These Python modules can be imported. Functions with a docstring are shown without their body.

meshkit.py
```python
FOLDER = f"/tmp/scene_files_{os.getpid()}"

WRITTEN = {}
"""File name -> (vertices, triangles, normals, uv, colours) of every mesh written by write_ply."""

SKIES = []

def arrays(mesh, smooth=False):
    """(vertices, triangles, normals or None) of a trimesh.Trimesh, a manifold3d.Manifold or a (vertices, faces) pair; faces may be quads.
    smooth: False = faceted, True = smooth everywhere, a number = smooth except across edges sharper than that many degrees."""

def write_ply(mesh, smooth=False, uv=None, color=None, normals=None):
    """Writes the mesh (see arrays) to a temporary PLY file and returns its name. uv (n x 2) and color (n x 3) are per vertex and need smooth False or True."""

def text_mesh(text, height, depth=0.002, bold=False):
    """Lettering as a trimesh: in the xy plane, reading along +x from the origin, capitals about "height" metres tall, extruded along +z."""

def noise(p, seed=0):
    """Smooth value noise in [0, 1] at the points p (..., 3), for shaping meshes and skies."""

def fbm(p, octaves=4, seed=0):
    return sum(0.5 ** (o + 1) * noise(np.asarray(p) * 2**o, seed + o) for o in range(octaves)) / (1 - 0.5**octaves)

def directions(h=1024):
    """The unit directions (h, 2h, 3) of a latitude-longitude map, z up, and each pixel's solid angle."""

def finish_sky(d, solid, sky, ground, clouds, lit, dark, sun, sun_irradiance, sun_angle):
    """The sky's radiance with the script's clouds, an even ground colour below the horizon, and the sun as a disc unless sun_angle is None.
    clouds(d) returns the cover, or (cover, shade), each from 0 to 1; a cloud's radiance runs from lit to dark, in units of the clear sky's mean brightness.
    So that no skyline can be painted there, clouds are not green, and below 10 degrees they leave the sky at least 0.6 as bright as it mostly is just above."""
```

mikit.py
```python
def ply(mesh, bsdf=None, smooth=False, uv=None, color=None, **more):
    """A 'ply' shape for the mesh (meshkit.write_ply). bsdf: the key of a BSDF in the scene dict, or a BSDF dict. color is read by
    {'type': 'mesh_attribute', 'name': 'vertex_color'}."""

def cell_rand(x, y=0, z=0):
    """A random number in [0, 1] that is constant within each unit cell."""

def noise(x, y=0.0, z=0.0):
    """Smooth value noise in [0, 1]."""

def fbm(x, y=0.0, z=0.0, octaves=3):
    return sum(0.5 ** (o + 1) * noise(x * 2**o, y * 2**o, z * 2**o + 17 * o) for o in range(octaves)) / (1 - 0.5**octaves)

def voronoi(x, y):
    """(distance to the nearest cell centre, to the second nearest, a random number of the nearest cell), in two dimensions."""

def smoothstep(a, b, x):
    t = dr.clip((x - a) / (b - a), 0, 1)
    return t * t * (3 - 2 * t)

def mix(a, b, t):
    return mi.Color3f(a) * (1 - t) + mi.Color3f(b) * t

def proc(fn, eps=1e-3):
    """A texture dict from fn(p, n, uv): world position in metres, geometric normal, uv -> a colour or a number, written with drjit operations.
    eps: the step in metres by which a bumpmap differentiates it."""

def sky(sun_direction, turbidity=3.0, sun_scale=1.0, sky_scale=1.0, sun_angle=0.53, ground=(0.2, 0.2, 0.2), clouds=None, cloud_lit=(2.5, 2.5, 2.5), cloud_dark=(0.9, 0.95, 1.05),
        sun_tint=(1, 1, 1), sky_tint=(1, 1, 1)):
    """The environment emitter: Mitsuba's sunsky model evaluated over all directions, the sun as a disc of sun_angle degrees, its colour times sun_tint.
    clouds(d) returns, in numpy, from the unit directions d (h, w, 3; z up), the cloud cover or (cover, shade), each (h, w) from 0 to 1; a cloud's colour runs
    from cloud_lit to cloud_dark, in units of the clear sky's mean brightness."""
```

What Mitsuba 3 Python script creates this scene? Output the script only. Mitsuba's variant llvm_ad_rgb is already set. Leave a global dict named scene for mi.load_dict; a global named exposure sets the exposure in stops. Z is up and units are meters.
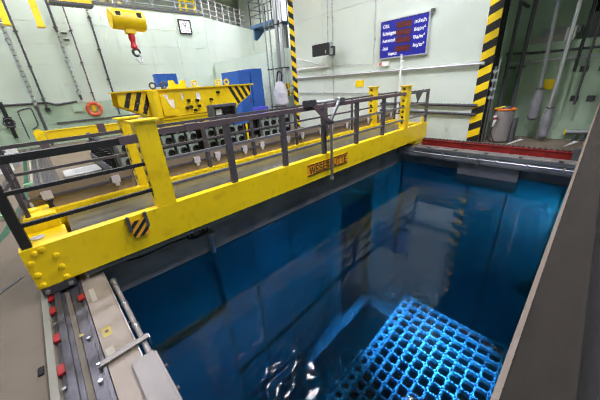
import math, numpy as np, trimesh, mitsuba as mi, mikit, meshkit
import drjit as dr
from mikit import noise, fbm, smoothstep, mix
from shapely.geometry import Polygon
T = mi.ScalarTransform4f
PI = math.pi
scene, labels = {}, {}

# ------------------------------------------------------------------ camera, exposure, hall lamps
EYE = np.array([0.0, 0.0, 2.2])
RIGHT, DOWN, FWD = np.array([0.71831, -0.69275, -0.06429]), np.array([-0.31674, -0.24335, -0.91676]), np.array([0.61944, 0.67888, -0.39423])
scene['camera'] = {'type': 'perspective', 'fov': 2 * math.degrees(math.atan(300 / 271.16)), 'fov_axis': 'x', 'near_clip': 0.02, 'far_clip': 200.0,
                   'to_world': T().look_at(origin=EYE.tolist(), target=(EYE + FWD).tolist(), up=(-DOWN).tolist())}
exposure = 1.0
# x, y, z, radiance of the high-bay luminaires
HIGH_BAYS = [(5.0, 7.0, 9.4, 28), (4.4, 1.6, 9.4, 60), (7.4, 2.2, 9.4, 24), (4.6, -2.6, 9.4, 60), (0.0, 11.0, 9.4, 74), (-3.2, 8.0, 9.4, 14), (0.4, 15.6, 9.4, 42), (4.5, 18.2, 9.6, 24), (8.4, 17.8, 9.6, 26), (13.6, 17.2, 9.0, 46)]
# position, aim, radiance of the lens, intensity of the beam
POOL_LAMPS = [((5.0, 0.0, -1.6), (0.05, 0.29, -0.95), 26, 1250), ((1.6, -0.9, -2.4), (0.05, 0.85, -0.50), 46, 20), ((8.0, -0.9, -2.4), (0.25, 0.85, -0.45), 170, 0)]


# ------------------------------------------------------------------ helpers
def srgb(r, g, b):
    return [c / 255 / 12.92 if c / 255 <= 0.04045 else ((c / 255 + 0.055) / 1.055) ** 2.4 for c in (r, g, b)]


def numbered(key):
    if key not in scene and key not in labels and key not in KEYS:
        KEYS.add(key)
        return key
    n = 1
    while f'{key}_{n:03d}' in KEYS:
        n += 1
    KEYS.add(f'{key}_{n:03d}')
    return f'{key}_{n:03d}'


KEYS = set()


def thing(name, label, cat, group=None, kind=None):
    k = numbered(name)
    labels[k] = {'label': label, 'category': cat}
    if group: labels[k]['group'] = group
    if kind: labels[k]['kind'] = kind
    return k


def put(key, mesh, mat, smooth=False, **more):
    if isinstance(mesh, dict):
        scene[key] = {**mesh, **more}
    else:
        scene[key] = mikit.ply(mesh, mat, smooth=smooth, **more)
    return key


def part(parent, name, mesh, mat=None, smooth=False, label=None, kind=None, **more):
    k = numbered(parent + '__' + name)
    put(k, mesh, mat, smooth, **more)
    if label or kind:
        labels[k] = {}
        if label: labels[k]['label'] = label
        if kind: labels[k]['kind'] = kind
    return k


def solo(name, mesh, mat, label, cat, smooth=False, group=None, kind=None):
    k = thing(name, label, cat, group, kind)
    put(k, mesh, mat, smooth)
    return k


def struct(name, mesh, mat, label, cat, smooth=False):
    return solo(name, mesh, mat, label, cat, smooth, None, 'structure')


def cat_(ms):
    return trimesh.util.concatenate([m for m in ms])


def box(x0, x1, y0, y1, z0, z1):
    m = trimesh.creation.box(extents=(x1 - x0, y1 - y0, z1 - z0))
    m.apply_translation(((x0 + x1) / 2, (y0 + y1) / 2, (z0 + z1) / 2))
    return m


def _cb_topology():
    pts = []
    for sx in (-1, 1):
        for sy in (-1, 1):
            for sz in (-1, 1):
                for k in range(3):
                    pts.append([s * (1.0 if k != a else 0.8) for a, s in enumerate((sx, sy, sz))])
    pts = np.array(pts)
    h = trimesh.convex.convex_hull(pts)
    # map hull vertices back
    order = [int(np.argmin(((pts - v) ** 2).sum(1))) for v in h.vertices]
    return np.array(order)[h.faces]


CB_FACES = _cb_topology()


def cb(x0, x1, y0, y1, z0, z1, c=0.006):
    """Box with chamfered edges."""
    h = np.array([x1 - x0, y1 - y0, z1 - z0]) / 2
    m = np.array([x0 + x1, y0 + y1, z0 + z1]) / 2
    c = min(c, 0.45 * h.min())
    pts = []
    for sx in (-1, 1):
        for sy in (-1, 1):
            for sz in (-1, 1):
                for k in range(3):
                    pts.append([m[a] + s * (h[a] - (c if k == a else 0.0)) for a, s in enumerate((sx, sy, sz))])
    return trimesh.Trimesh(np.array(pts), CB_FACES.copy(), process=False)


def frame(d):
    d = np.asarray(d, float) / np.linalg.norm(d)
    a = np.array([0, 0, 1.0]) if abs(d[2]) < 0.9 else np.array([1.0, 0, 0])
    u = np.cross(a, d); u /= np.linalg.norm(u)
    return u, np.cross(d, u), d


def tube(pts, r, n=10, caps=True):
    """Round tube along a polyline, one mesh. r: number or one per point."""
    pts = np.asarray(pts, float)
    rs = np.broadcast_to(r, len(pts))
    tang = np.gradient(pts, axis=0) if len(pts) > 2 else np.repeat([pts[1] - pts[0]], 2, 0)
    for i in range(1, len(pts) - 1):
        a, b = pts[i] - pts[i - 1], pts[i + 1] - pts[i]
        tang[i] = a / (np.linalg.norm(a) + 1e-9) + b / (np.linalg.norm(b) + 1e-9)
    u, v, _ = frame(tang[0])
    ang = np.arange(n) * 2 * PI / n
    V, F = [], []
    for p, t, rr in zip(pts, tang, rs):
        t = t / np.linalg.norm(t)
        u = u - t * (u @ t); u /= np.linalg.norm(u)
        v = np.cross(t, u)
        V += [p + rr * (math.cos(a) * u + math.sin(a) * v) for a in ang]
    for i in range(len(pts) - 1):
        for k in range(n):
            a, b = i * n + k, i * n + (k + 1) % n
            F += [[a, b, b + n], [a, b + n, a + n]]
    if caps:
        V += [pts[0], pts[-1]]
        L = (len(pts) - 1) * n
        for k in range(n):
            F += [[len(V) - 2, (k + 1) % n, k], [len(V) - 1, L + k, L + (k + 1) % n]]
    return trimesh.Trimesh(np.array(V), np.array(F), process=False)


def cyl(p0, p1, r, n=16):
    return tube([p0, p1], r, n)


def round_path(pts, r=0.1, k=5):
    """Polyline with rounded corners."""
    pts = [np.asarray(p, float) for p in pts]
    out = [pts[0]]
    for a, b, c in zip(pts, pts[1:], pts[2:]):
        d1, d2 = (a - b), (c - b)
        l = min(r, 0.45 * np.linalg.norm(d1), 0.45 * np.linalg.norm(d2))
        s, e = b + d1 / np.linalg.norm(d1) * l, b + d2 / np.linalg.norm(d2) * l
        for i in range(k + 1):
            t = i / k
            out.append((1 - t) ** 2 * s + 2 * t * (1 - t) * b + t * t * e)
    out.append(pts[-1])
    return np.array(out)


def bar(p0, p1, w, h, up=(0, 0, 1), c=0.005):
    """Chamfered bar of section w (sideways) x h (towards up) from p0 to p1."""
    p0, p1, up = (np.asarray(p, float) for p in (p0, p1, up))
    d = p1 - p0; L = np.linalg.norm(d); d /= L
    s = np.cross(up, d); s /= np.linalg.norm(s); u = np.cross(d, s)
    m = cb(0, L, -w / 2, w / 2, -h / 2, h / 2, c)
    M = np.eye(4); M[:3, 0], M[:3, 1], M[:3, 2], M[:3, 3] = d, s, u, p0
    m.apply_transform(M)
    return m


def place(mesh, o, ax, ay, az):
    M = np.eye(4); M[:3, 0], M[:3, 1], M[:3, 2], M[:3, 3] = ax, ay, az, o
    mesh = mesh.copy(); mesh.apply_transform(M)
    return mesh


def prism(poly, depth, o, ax, ay):
    """Polygon (2-D points or shapely) in the plane (ax, ay) at o, thickened by depth along ax x ay."""
    if not hasattr(poly, 'exterior'): poly = Polygon(poly)
    m = trimesh.creation.extrude_polygon(poly, depth, engine='earcut')
    return place(m, o, ax, ay, np.cross(ax, ay))


def lathe(profile, n, o, axis):
    m = trimesh.creation.revolve(np.array(profile, float), sections=n)
    u, v, d = frame(axis)
    return place(m, o, u, v, d)


X_, Y_, Z_ = np.array([1.0, 0, 0]), np.array([0, 1.0, 0]), np.array([0, 0, 1.0])


def text_on_far(text, h, o, depth=0.004, bold=False):      # plane that faces -Y, reads along +X
    return place(meshkit.text_mesh(text, h, depth, bold), o, X_, Z_, -Y_)


def fit_text(text, width, h, o):
    m = meshkit.text_mesh(text, h, .003, True)
    m.apply_scale([width / m.extents[0], 1, 1])
    return place(m, o, X_, Z_, -Y_)


def text_on_right(text, h, o, depth=0.004, bold=False):    # plane that faces -X, reads along -Y
    return place(meshkit.text_mesh(text, h, depth, bold), o, -Y_, Z_, -X_)


# ------------------------------------------------------------------ materials
def mat(name, rgb, rough=0.5, metal=0.0, spec=0.5, **k):
    scene[name] = {'type': 'twosided', 'b': {'type': 'principled', 'base_color': {'type': 'rgb', 'value': list(rgb)}, 'roughness': rough, 'metallic': metal, 'specular': spec, **k}}


def pmat(name, fn, rough=0.5, metal=0.0, spec=0.5, **k):
    scene[name] = {'type': 'twosided', 'b': {'type': 'principled', 'base_color': mikit.proc(fn), 'roughness': rough, 'metallic': metal, 'specular': spec, **k}}


def f_yellow(p, n, uv):
    d = smoothstep(0.62, 0.86, fbm(p.x * 2.1, p.y * 2.1, p.z * 3.5, 4))
    s = smoothstep(0.70, 0.80, noise(p.x * 19, p.y * 19, p.z * 7))
    return mix(mix(srgb(240, 205, 14), srgb(222, 182, 16), d), srgb(206, 168, 22), s * 0.2)


def f_floor(p, n, uv):
    a = fbm(p.x * 0.7, p.y * 0.7, 3.0, 4)
    b = fbm(p.x * 9, p.y * 9, 1.0, 3)
    return mix(mix(srgb(114, 103, 87), srgb(105, 94, 80), smoothstep(0.3, 0.75, a)), srgb(96, 86, 73), smoothstep(0.58, 0.85, b) * 0.3)


def f_mint(p, n, uv):
    a = fbm(p.x * 0.5, p.y * 0.5, p.z * 0.35, 4)
    s = fbm(p.x * 3.0, p.y * 3.0, p.z * 0.4, 3)
    return mix(mix(srgb(210, 224, 209), srgb(200, 215, 200), smoothstep(0.35, 0.7, a)), srgb(185, 202, 187), smoothstep(0.6, 0.85, s) * 0.5)


def f_pale(p, n, uv):
    a = fbm(p.y * 0.6, p.z * 0.4, p.x, 4)
    s = fbm(p.y * 4.0, p.z * 0.5, 7.0, 3)
    return mix(mix(srgb(208, 217, 204), srgb(200, 210, 196), smoothstep(0.35, 0.7, a)), srgb(204, 213, 202), smoothstep(0.62, 0.85, s) * 0.4)


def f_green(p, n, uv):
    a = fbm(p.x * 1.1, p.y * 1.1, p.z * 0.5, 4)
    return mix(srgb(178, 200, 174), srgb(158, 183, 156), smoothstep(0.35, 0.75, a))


def f_slab(p, n, uv):
    a = fbm(p.x * 3, p.y * 3, 2.0, 4)
    return mix(srgb(146, 134, 120), srgb(128, 116, 102), smoothstep(0.4, 0.72, a))


def f_concrete(p, n, uv):
    a = fbm(p.x * 2, p.y * 2, p.z * 2, 4)
    return mix(srgb(128, 128, 130), srgb(92, 92, 96), smoothstep(0.35, 0.72, a))


def f_parapet(p, n, uv):
    a = fbm(p.x * 3, p.y * 9, p.z * 5, 4)
    b = fbm(p.x * 21, p.y * 33, 4.0, 3)
    return mix(mix(srgb(45, 41, 36), srgb(40, 37, 33), smoothstep(0.3, 0.8, a)), srgb(36, 33, 30), smoothstep(0.6, 0.8, b) * 0.25)


def f_liner(p, n, uv):
    a = fbm(p.x * 0.8, p.y * 0.8, p.z * 0.5, 4)
    b = fbm(p.x * 6, p.y * 6, p.z * 0.8, 3)
    return mix(mix(srgb(120, 172, 200), srgb(92, 148, 182), smoothstep(0.35, 0.7, a)), srgb(64, 112, 146), smoothstep(0.58, 0.8, b) * 0.6)  # blue cast of the water is mixed into the steel liner colour


def f_steelrack(p, n, uv):
    a = noise(p.x * 14, p.y * 14, p.z * 9)
    return mix(srgb(160, 190, 225), srgb(125, 158, 200), smoothstep(0.4, 0.8, a))


def f_redbeam(p, n, uv):
    a = fbm(p.x * 5, p.y * 5, p.z * 9, 4)
    return mix(srgb(132, 30, 27), srgb(106, 23, 22), smoothstep(0.4, 0.72, a))


pmat('yellow_paint', f_yellow, 0.38, spec=0.5)
pmat('floor_coating', f_floor, 0.5, spec=0.35)
pmat('mint_paint', f_mint, 0.45)
pmat('pale_paint', f_pale, 0.42)
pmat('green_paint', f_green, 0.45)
pmat('slab_paint', f_slab, 0.5)
pmat('concrete', f_concrete, 0.75)
pmat('parapet_paint', f_parapet, 0.8, spec=0.12)
pmat('pool_liner', f_liner, 0.35)
pmat('rack_steel', f_steelrack, 0.3, 0.35)
pmat('red_paint', f_redbeam, 0.45)
mat('dark_rail', srgb(84, 80, 84), 0.35, 0.2)
mat('brown_rail', srgb(112, 96, 102), 0.28, 0.45)
mat('rail_mid', srgb(132, 128, 130), 0.3, 0.45)
mat('rail_steel', srgb(80, 79, 85), 0.4, 0.5)
mat('black', srgb(28, 28, 30), 0.5)
mat('black_rubber', srgb(22, 22, 24), 0.75)
mat('hazard_black', srgb(30, 28, 26), 0.5)
mat('hazard_yellow', srgb(244, 208, 18), 0.45)
mat('hazard_orange', srgb(226, 160, 40), 0.5)
mat('plaque_orange', srgb(232, 158, 30), 0.45)
mat('letter_dark', srgb(44, 18, 12), 0.5)
mat('steel', srgb(176, 178, 182), 0.28, 0.9)
mat('chrome', srgb(226, 228, 232), 0.12, 1.0)
mat('grey_paint', srgb(150, 156, 156), 0.45)
mat('dark_grey', srgb(78, 80, 82), 0.5)
mat('deck_plate', srgb(116, 116, 104), 0.25, 0.5)
mat('toe_sheet', srgb(146, 130, 110), 0.35, 0.25)
mat('clip_white', srgb(196, 190, 190), 0.4)
mat('white_paint', srgb(232, 232, 228), 0.45)
mat('paper', srgb(236, 236, 232), 0.8)
mat('pale_strip', srgb(140, 138, 126), 0.6)
mat('tape_pale', srgb(176, 170, 154), 0.7)
mat('cover_metal', srgb(128, 123, 118), 0.45, 0.2)
mat('tape_yellow', srgb(168, 152, 84), 0.6)
mat('red_block', srgb(158, 36, 40), 0.45)
mat('gap_tan', srgb(108, 102, 88), 0.7)
mat('worn_metal', srgb(150, 145, 140), 0.4, 0.3)
mat('blue_paint', srgb(46, 96, 178), 0.42)
mat('blue_dark', srgb(34, 64, 150), 0.4)
mat('sign_blue', srgb(30, 32, 146), 0.35)
mat('sign_red', srgb(72, 18, 26), 0.4)
mat('led_red', srgb(116, 30, 36), 0.5)
mat('white_letter', srgb(245, 246, 250), 0.5)
mat('alu', srgb(206, 208, 212), 0.3, 0.7)
mat('buoy_band', srgb(234, 140, 100), 0.5)
mat('hook_red', srgb(214, 50, 58), 0.4)
mat('buoy_orange', srgb(226, 96, 54), 0.5)
mat('module_grey', srgb(140, 156, 146), 0.4)
mat('floor_green', srgb(18, 74, 48), 0.6)
mat('cup_green', srgb(160, 214, 170), 0.5)
mat('bag_grey', srgb(124, 124, 126), 0.85)
mat('bag_light', srgb(200, 200, 204), 0.85)
mat('pink_cloth', srgb(226, 178, 182), 0.85)
mat('orange_trim', srgb(226, 120, 44), 0.45)
mat('purple_blue', srgb(76, 76, 190), 0.45)
mat('platform_blue', srgb(84, 120, 158), 0.45)
mat('ceiling_grey', srgb(196, 198, 196), 0.8)
mat('recess_dark', srgb(44, 43, 42), 0.8, spec=0.2)
mat('edge_tan', srgb(104, 92, 78), 0.55)
mat('module_light', srgb(164, 164, 160), 0.5)
mat('pier_grey', srgb(82, 84, 90), 0.75)
mat('cell_shade', srgb(26, 34, 44), 0.6)  # near black that paints the shade inside the rack cells
mat('wood_tan', srgb(176, 150, 118), 0.6)
scene['water_surface'] = {'type': 'principled', 'base_color': {'type': 'rgb', 'value': [0.0036, 0.165, 0.24]}, 'roughness': 0.02, 'eta': 1.333, 'spec_trans': 1.0, 'main_specular_sampling_rate': 7.0, 'clearcoat_sampling_rate': 0.0, 'diffuse_reflectance_sampling_rate': 0.0}

# ------------------------------------------------------------------ levels of the place (metres; deck at 0)
WATER = -0.67
PX0, PX1, PY0, PY1, PZ = 0.05, 9.40, -4.0, 4.55, -10.4      # the pool
WX, WY = 10.55, 20.0                                        # sign wall, far left wall


def lamp_box(o, sx, sy, rad, label):
    t = thing('high_bay_lamp', label, 'ceiling lamp', 'high bay lamps under the hall roof')
    x, y, z = o
    part(t, 'housing', cat_([cb(x - sx - .05, x + sx + .05, y - sy - .05, y - sy, z - .02, z + .16), cb(x - sx - .05, x + sx + .05, y + sy, y + sy + .05, z - .02, z + .16),
                             cb(x - sx - .05, x - sx, y - sy, y + sy, z - .02, z + .16), cb(x + sx, x + sx + .05, y - sy, y + sy, z - .02, z + .16), box(x - sx, x + sx, y - sy, y + sy, z + .08, z + .16)]), 'grey_paint')
    m = trimesh.Trimesh([[x - sx, y - sy, z], [x - sx, y + sy, z], [x + sx, y + sy, z], [x + sx, y - sy, z]], [[0, 1, 2], [0, 2, 3]], process=False)
    k = part(t, 'diffuser', m, 'white_paint')
    scene[k]['emitter'] = {'type': 'area', 'radiance': {'type': 'rgb', 'value': [rad * 1.0, rad * 0.985, rad * 1.12]}}
    part(t, 'hanger', cat_([cyl((x + s * sx * .8, y, z + .16), (x + s * sx * .8, y, 11.0), 0.012, 6) for s in (-1, 1)]), 'steel')


for i, (x, y, z, r) in enumerate(HIGH_BAYS):
    lamp_box((x, y, z), 0.75, 0.5, r, 'rectangular lamp hanging under the roof, reflected as glints in the pool water' if i == 0 else ['', 'high lamp under the roof above the near end of the bridge', 'high lamp under the roof above the right half of the pool', 'high lamp under the roof behind the photographer', 'high lamp under the roof above the plug rack', 'high lamp under the roof left of the travel rail', 'high lamp under the roof above the green floor line', 'high lamp under the roof in front of the panelled wall', 'high lamp under the roof near the far corner', 'high lamp inside the bright recess'][i])


# ------------------------------------------------------------------ the room shell
def tiles(parent, name, rects, build, m):
    for r in rects:
        part(parent, name, build(*r), m)


hall = Polygon([(-10, -8), (13.4, -8), (13.4, 23.5), (-10, 23.5)], [[(PX0, PY0), (8.95, PY0), (8.95, PY1), (PX0, PY1)]])
fl = trimesh.creation.extrude_polygon(hall, 0.30, engine='earcut'); fl.apply_translation((0, 0, -0.30))
struct('floor', fl, 'floor_coating', 'tan coated floor around the pool basin', 'floor')
struct('ceiling', box(-10.2, 22, -8.2, 30, 11.0, 11.3), 'ceiling_grey', 'high grey hall ceiling', 'ceiling')
struct('wall_rear', cat_([box(-10.2, 13.6, -8.3, -8.0, -0.3, 11)]), 'mint_paint', 'mint green wall at the near end of the hall', 'wall')
struct('wall_west', box(-10.3, -10.0, -8.0, 23.5, -0.3, 11), 'mint_paint', 'mint green side wall left of the deck', 'wall')

# far left wall (faces the camera), panels with recessed joints
wl = struct('wall_left', box(-10, WX, WY + 0.03, WY + 0.3, 0, 6.8), 'mint_paint', 'pale mint panelled wall with vertical pipes and the clock', 'wall')
xs = [-9.98, -5.9, -1.75, 0.55, 4.5, 8.47, WX]
zs = [0.0, 1.05, 2.0, 2.95, 3.9, 4.85, 5.8, 6.8]
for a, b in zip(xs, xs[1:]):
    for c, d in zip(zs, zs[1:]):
        part(wl, 'panel', cb(a + .012, b - .012, WY, WY + .04, c + .008, d - .008, .008), 'green_paint' if d < 2.1 and a < 4 else 'mint_paint')  # lower left panels coloured darker green to imitate shade below the gallery
part(wl, 'coping', cb(-10, WX, WY - .06, WY + .3, 6.8, 6.92), 'dark_grey', label='dark ledge on top of the wall')

# sign wall on the right, with a hazard striped edge at each end
wr = struct('wall_right', box(WX + .03, WX + 0.55, 2.54, 11.46, 0, 11), 'pale_paint', 'pale wall behind the bridge carrying the blue display board', 'wall')
ys = [2.56, 6.62, 9.3, 11.44]
zs = [0.0, 2.44, 4.87, 8.0, 10.98]
for a, b in zip(ys, ys[1:]):
    for c, d in zip(zs, zs[1:]):
        part(wr, 'panel', cb(WX, WX + .04, a + .006, b - .006, c + .006, d - .006, .006), 'pale_paint')


def hazard_edge(parent, y0, y1, rise, top=8.4, pitch=0.47):
    """Yellow and black bands on a strip that stands 12 mm proud of the wall; rise>0: up towards -Y."""
    w = y1 - y0
    clip = Polygon([(0, 0.02), (w, 0.02), (w, top), (0, top)])
    k = -2
    z = -abs(rise) - .2
    while z < top + .5:
        for m, off in (('hazard_yellow', 0), ('hazard_black', pitch / 2)):
            b = z + off
            g = Polygon([(0, b + max(-rise, 0)), (w, b + max(rise, 0)), (w, b + max(rise, 0) + pitch / 2), (0, b + max(-rise, 0) + pitch / 2)]).intersection(clip)
            if g.area > 1e-3:
                part(parent, 'stripe', prism(g, 0.012, (WX, y1, 0), -Y_, Z_), m)
        z += pitch


t = struct('trim_1', cb(WX + .045, WX + .56, 2.51, 2.53, 0, 8.4), 'hazard_black', 'yellow and black hazard striped wall edge beside the dark alcove', 'hazard stripe')
hazard_edge(t, 2.53, 2.87, 0.16)
t = struct('trim_2', cb(WX + .045, WX + .56, 11.46, 11.48, 0, 8.4), 'hazard_black', 'narrow hazard striped wall edge beside the grey pipes', 'hazard stripe')
hazard_edge(t, 11.12, 11.46, -0.20)

# low wall behind the blue cabinet, bright recess beyond it, gallery above
struct('wall_recess', cb(WX + .25, WX + .55, 11.5, WY, 0, 3.93, .01), 'mint_paint', 'low mint wall between the far corner and the grey pipes', 'wall')
dv = np.array([0.92, 0.39, 0]); dv /= np.linalg.norm(dv); nv = np.array([0.39, -0.92, 0]); nv /= np.linalg.norm(nv)


def slant(s0, s1, o0, o1, z0, z1):
    m = box(s0, s1, o0, o1, z0, z1)
    return place(m, np.array([WX, WY, 0.0]), dv, -nv, Z_)


struct('wall_gallery', slant(0, 9.5, 0, 0.3, 0, 6.72), 'pale_paint', 'bright wall of the recess under the gallery railing', 'wall')
struct('wall_inner', box(16.2, 16.5, 2.0, 24.0, 0, 11), 'pale_paint', 'pale wall at the back of the recess', 'wall')
struct('wall_back', box(-10, 22, 25.0, 25.3, 0, 11), 'mint_paint', 'back wall of the gallery above the panelled wall', 'wall')
struct('floor_001', cat_([box(-10, WX, WY + .32, 25, 6.55, 6.78), place(box(0, 9.5, .31, 3.5, 6.5, 6.72), np.array([WX, WY, 0.0]), dv, -nv, Z_)]), 'concrete', 'gallery floor above the panelled wall', 'floor')
struct('floor_002', box(13.4, 16.2, 2.75, 23.9, -0.3, 0.0), 'floor_coating', 'floor of the bright recess', 'floor')

# alcove at the right
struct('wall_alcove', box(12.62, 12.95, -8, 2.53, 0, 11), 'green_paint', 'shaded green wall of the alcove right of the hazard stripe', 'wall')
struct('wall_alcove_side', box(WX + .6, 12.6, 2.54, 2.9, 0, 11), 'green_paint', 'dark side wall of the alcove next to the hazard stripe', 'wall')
struct('ceiling_001', box(8.6, 12.6, -8, 2.49, 4.75, 5.0), 'dark_grey', 'unseen roof slab added over the alcove to shade it', 'ceiling')  # slab added out of view to keep lamp light off the alcove

# ------------------------------------------------------------------ the pool basin
wp = struct('wall_pool_far', cat_([box(PX0 - .2, 5.80, PY1 + .03, PY1 + .35, PZ, -.30), box(7.45, PX1 + .3, PY1 + .03, PY1 + .35, PZ, -.30), box(5.80, 7.45, PY1 + .03, PY1 + .35, -2.2, -.30)]), 'concrete', 'pool wall under the yellow bridge, steel liner coloured blue for the water', 'pool wall')
part(wp, 'coping', cb(PX0, 8.95, PY1, PY1 + .06, -.72, -.02, .01), 'concrete', label='grey concrete band above the waterline')
pxs = [PX0, 1.75, 2.62, 3.72, 4.8, 5.80]
pzs = [PZ, -9.0, -5.92, -2.98, -.74]
for a, b in list(zip(pxs, pxs[1:])) + [(7.45, 8.4), (8.4, 9.4)]:
    for c, d in zip(pzs, pzs[1:]):
        part(wp, 'panel', cb(a + .028, b - .028, PY1, PY1 + .04, c + .02, d - .02, .012), 'pool_liner')
part(wp, 'ledge', cb(.12, 1.72, PY1 - .14, PY1 + .02, -3.06, -2.94, .01), 'dark_grey', label='dark underwater ledge')
part(wp, 'seam', cb(1.76, 5.8, PY1 - .05, PY1 + .02, -5.98, -5.86, .01), 'dark_grey')
gt = struct('wall_gate', cat_([box(5.5, 5.79, PY1 + .36, 6.6, PZ, -2.2), box(7.46, 7.75, PY1 + .36, 6.6, PZ, -2.2), box(5.5, 7.75, 6.6, 6.85, PZ, -2.2), box(5.5, 7.75, PY1 + .36, 6.6, -2.2, -2.0)]), 'pool_liner', 'deep gate recess in the far pool wall', 'pool wall')
part(gt, 'sill', cb(5.82, 7.43, 4.4, 4.75, -9.1, -8.95, .02), 'rack_steel', label='bright steel sill')
wq = struct('wall_pool_right', box(PX1 + .03, PX1 + .4, PY0, PY1, PZ, -.30), 'concrete', 'pool wall below the red beam, steel liner coloured blue for the water', 'pool wall')
for a, b in zip([-4, -2.6, -1.2, 0.1, 1.25, 2.3, 3.4, 4.5], [-2.6, -1.2, 0.1, 1.25, 2.3, 3.4, 4.5]):
    for c, d in zip(pzs, pzs[1:]):
        part(wq, 'panel', cb(PX1, PX1 + .04, a + .028, b - .028, c + .02, d - .02, .012), 'pool_liner')
part(wq, 'pier', cb(8.98, PX1 - .002, 1.05, 2.55, -1.6, -.31, .015), 'pier_grey', label='grey concrete pier at the waterline')
struct('wall_pool_left', box(PX0 - .3, PX0 - .01, PY0, PY1, PZ, -.30), 'pool_liner', 'left pool wall below the tan slab', 'pool wall')
struct('wall_pool_near', box(PX0, PX1, PY0 - .3, PY0 - .01, PZ, -.30), 'pool_liner', 'near pool wall below the parapet', 'pool wall')
pf = struct('floor_pool', box(PX0 - .3, PX1 + .4, PY0 - .3, 6.85, PZ - .3, PZ), 'pool_liner', 'dark pool bottom', 'pool floor')

# water with faint ripples, rougher near the left corner
gx, gy = np.meshgrid(np.linspace(PX0 - .008, PX1 + .03, 420), np.linspace(PY0, PY1 + .03, 380), indexing='ij')
q = np.stack([gx.ravel(), gy.ravel(), gx.ravel() * 0], -1)
amp = 0.022 * np.exp(-((gx.ravel() - 1.02) ** 2 + (gy.ravel() - 1.55) ** 2) / 0.11)
hz = amp * (meshkit.fbm(q * [6.0, 13.0, 1], 2, 5) - 0.5) + 0.0003 * (meshkit.fbm(q * [1.6, 2.6, 1], 2, 3) - .5) + 0.0012 * (meshkit.noise(q * [0.8, 1.1, 1], 9) - .5)
q[:, 2] = WATER + hz
I = np.arange(420 * 380).reshape(420, 380)
f = np.concatenate([np.stack([I[:-1, :-1], I[1:, :-1], I[1:, 1:]], -1).reshape(-1, 3), np.stack([I[:-1, :-1], I[1:, 1:], I[:-1, 1:]], -1).reshape(-1, 3)])
struct('water', trimesh.Trimesh(q, f, process=False), 'water_surface', 'deep blue pool water reflecting the wall and the bridge', 'water', smooth=True)

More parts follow.
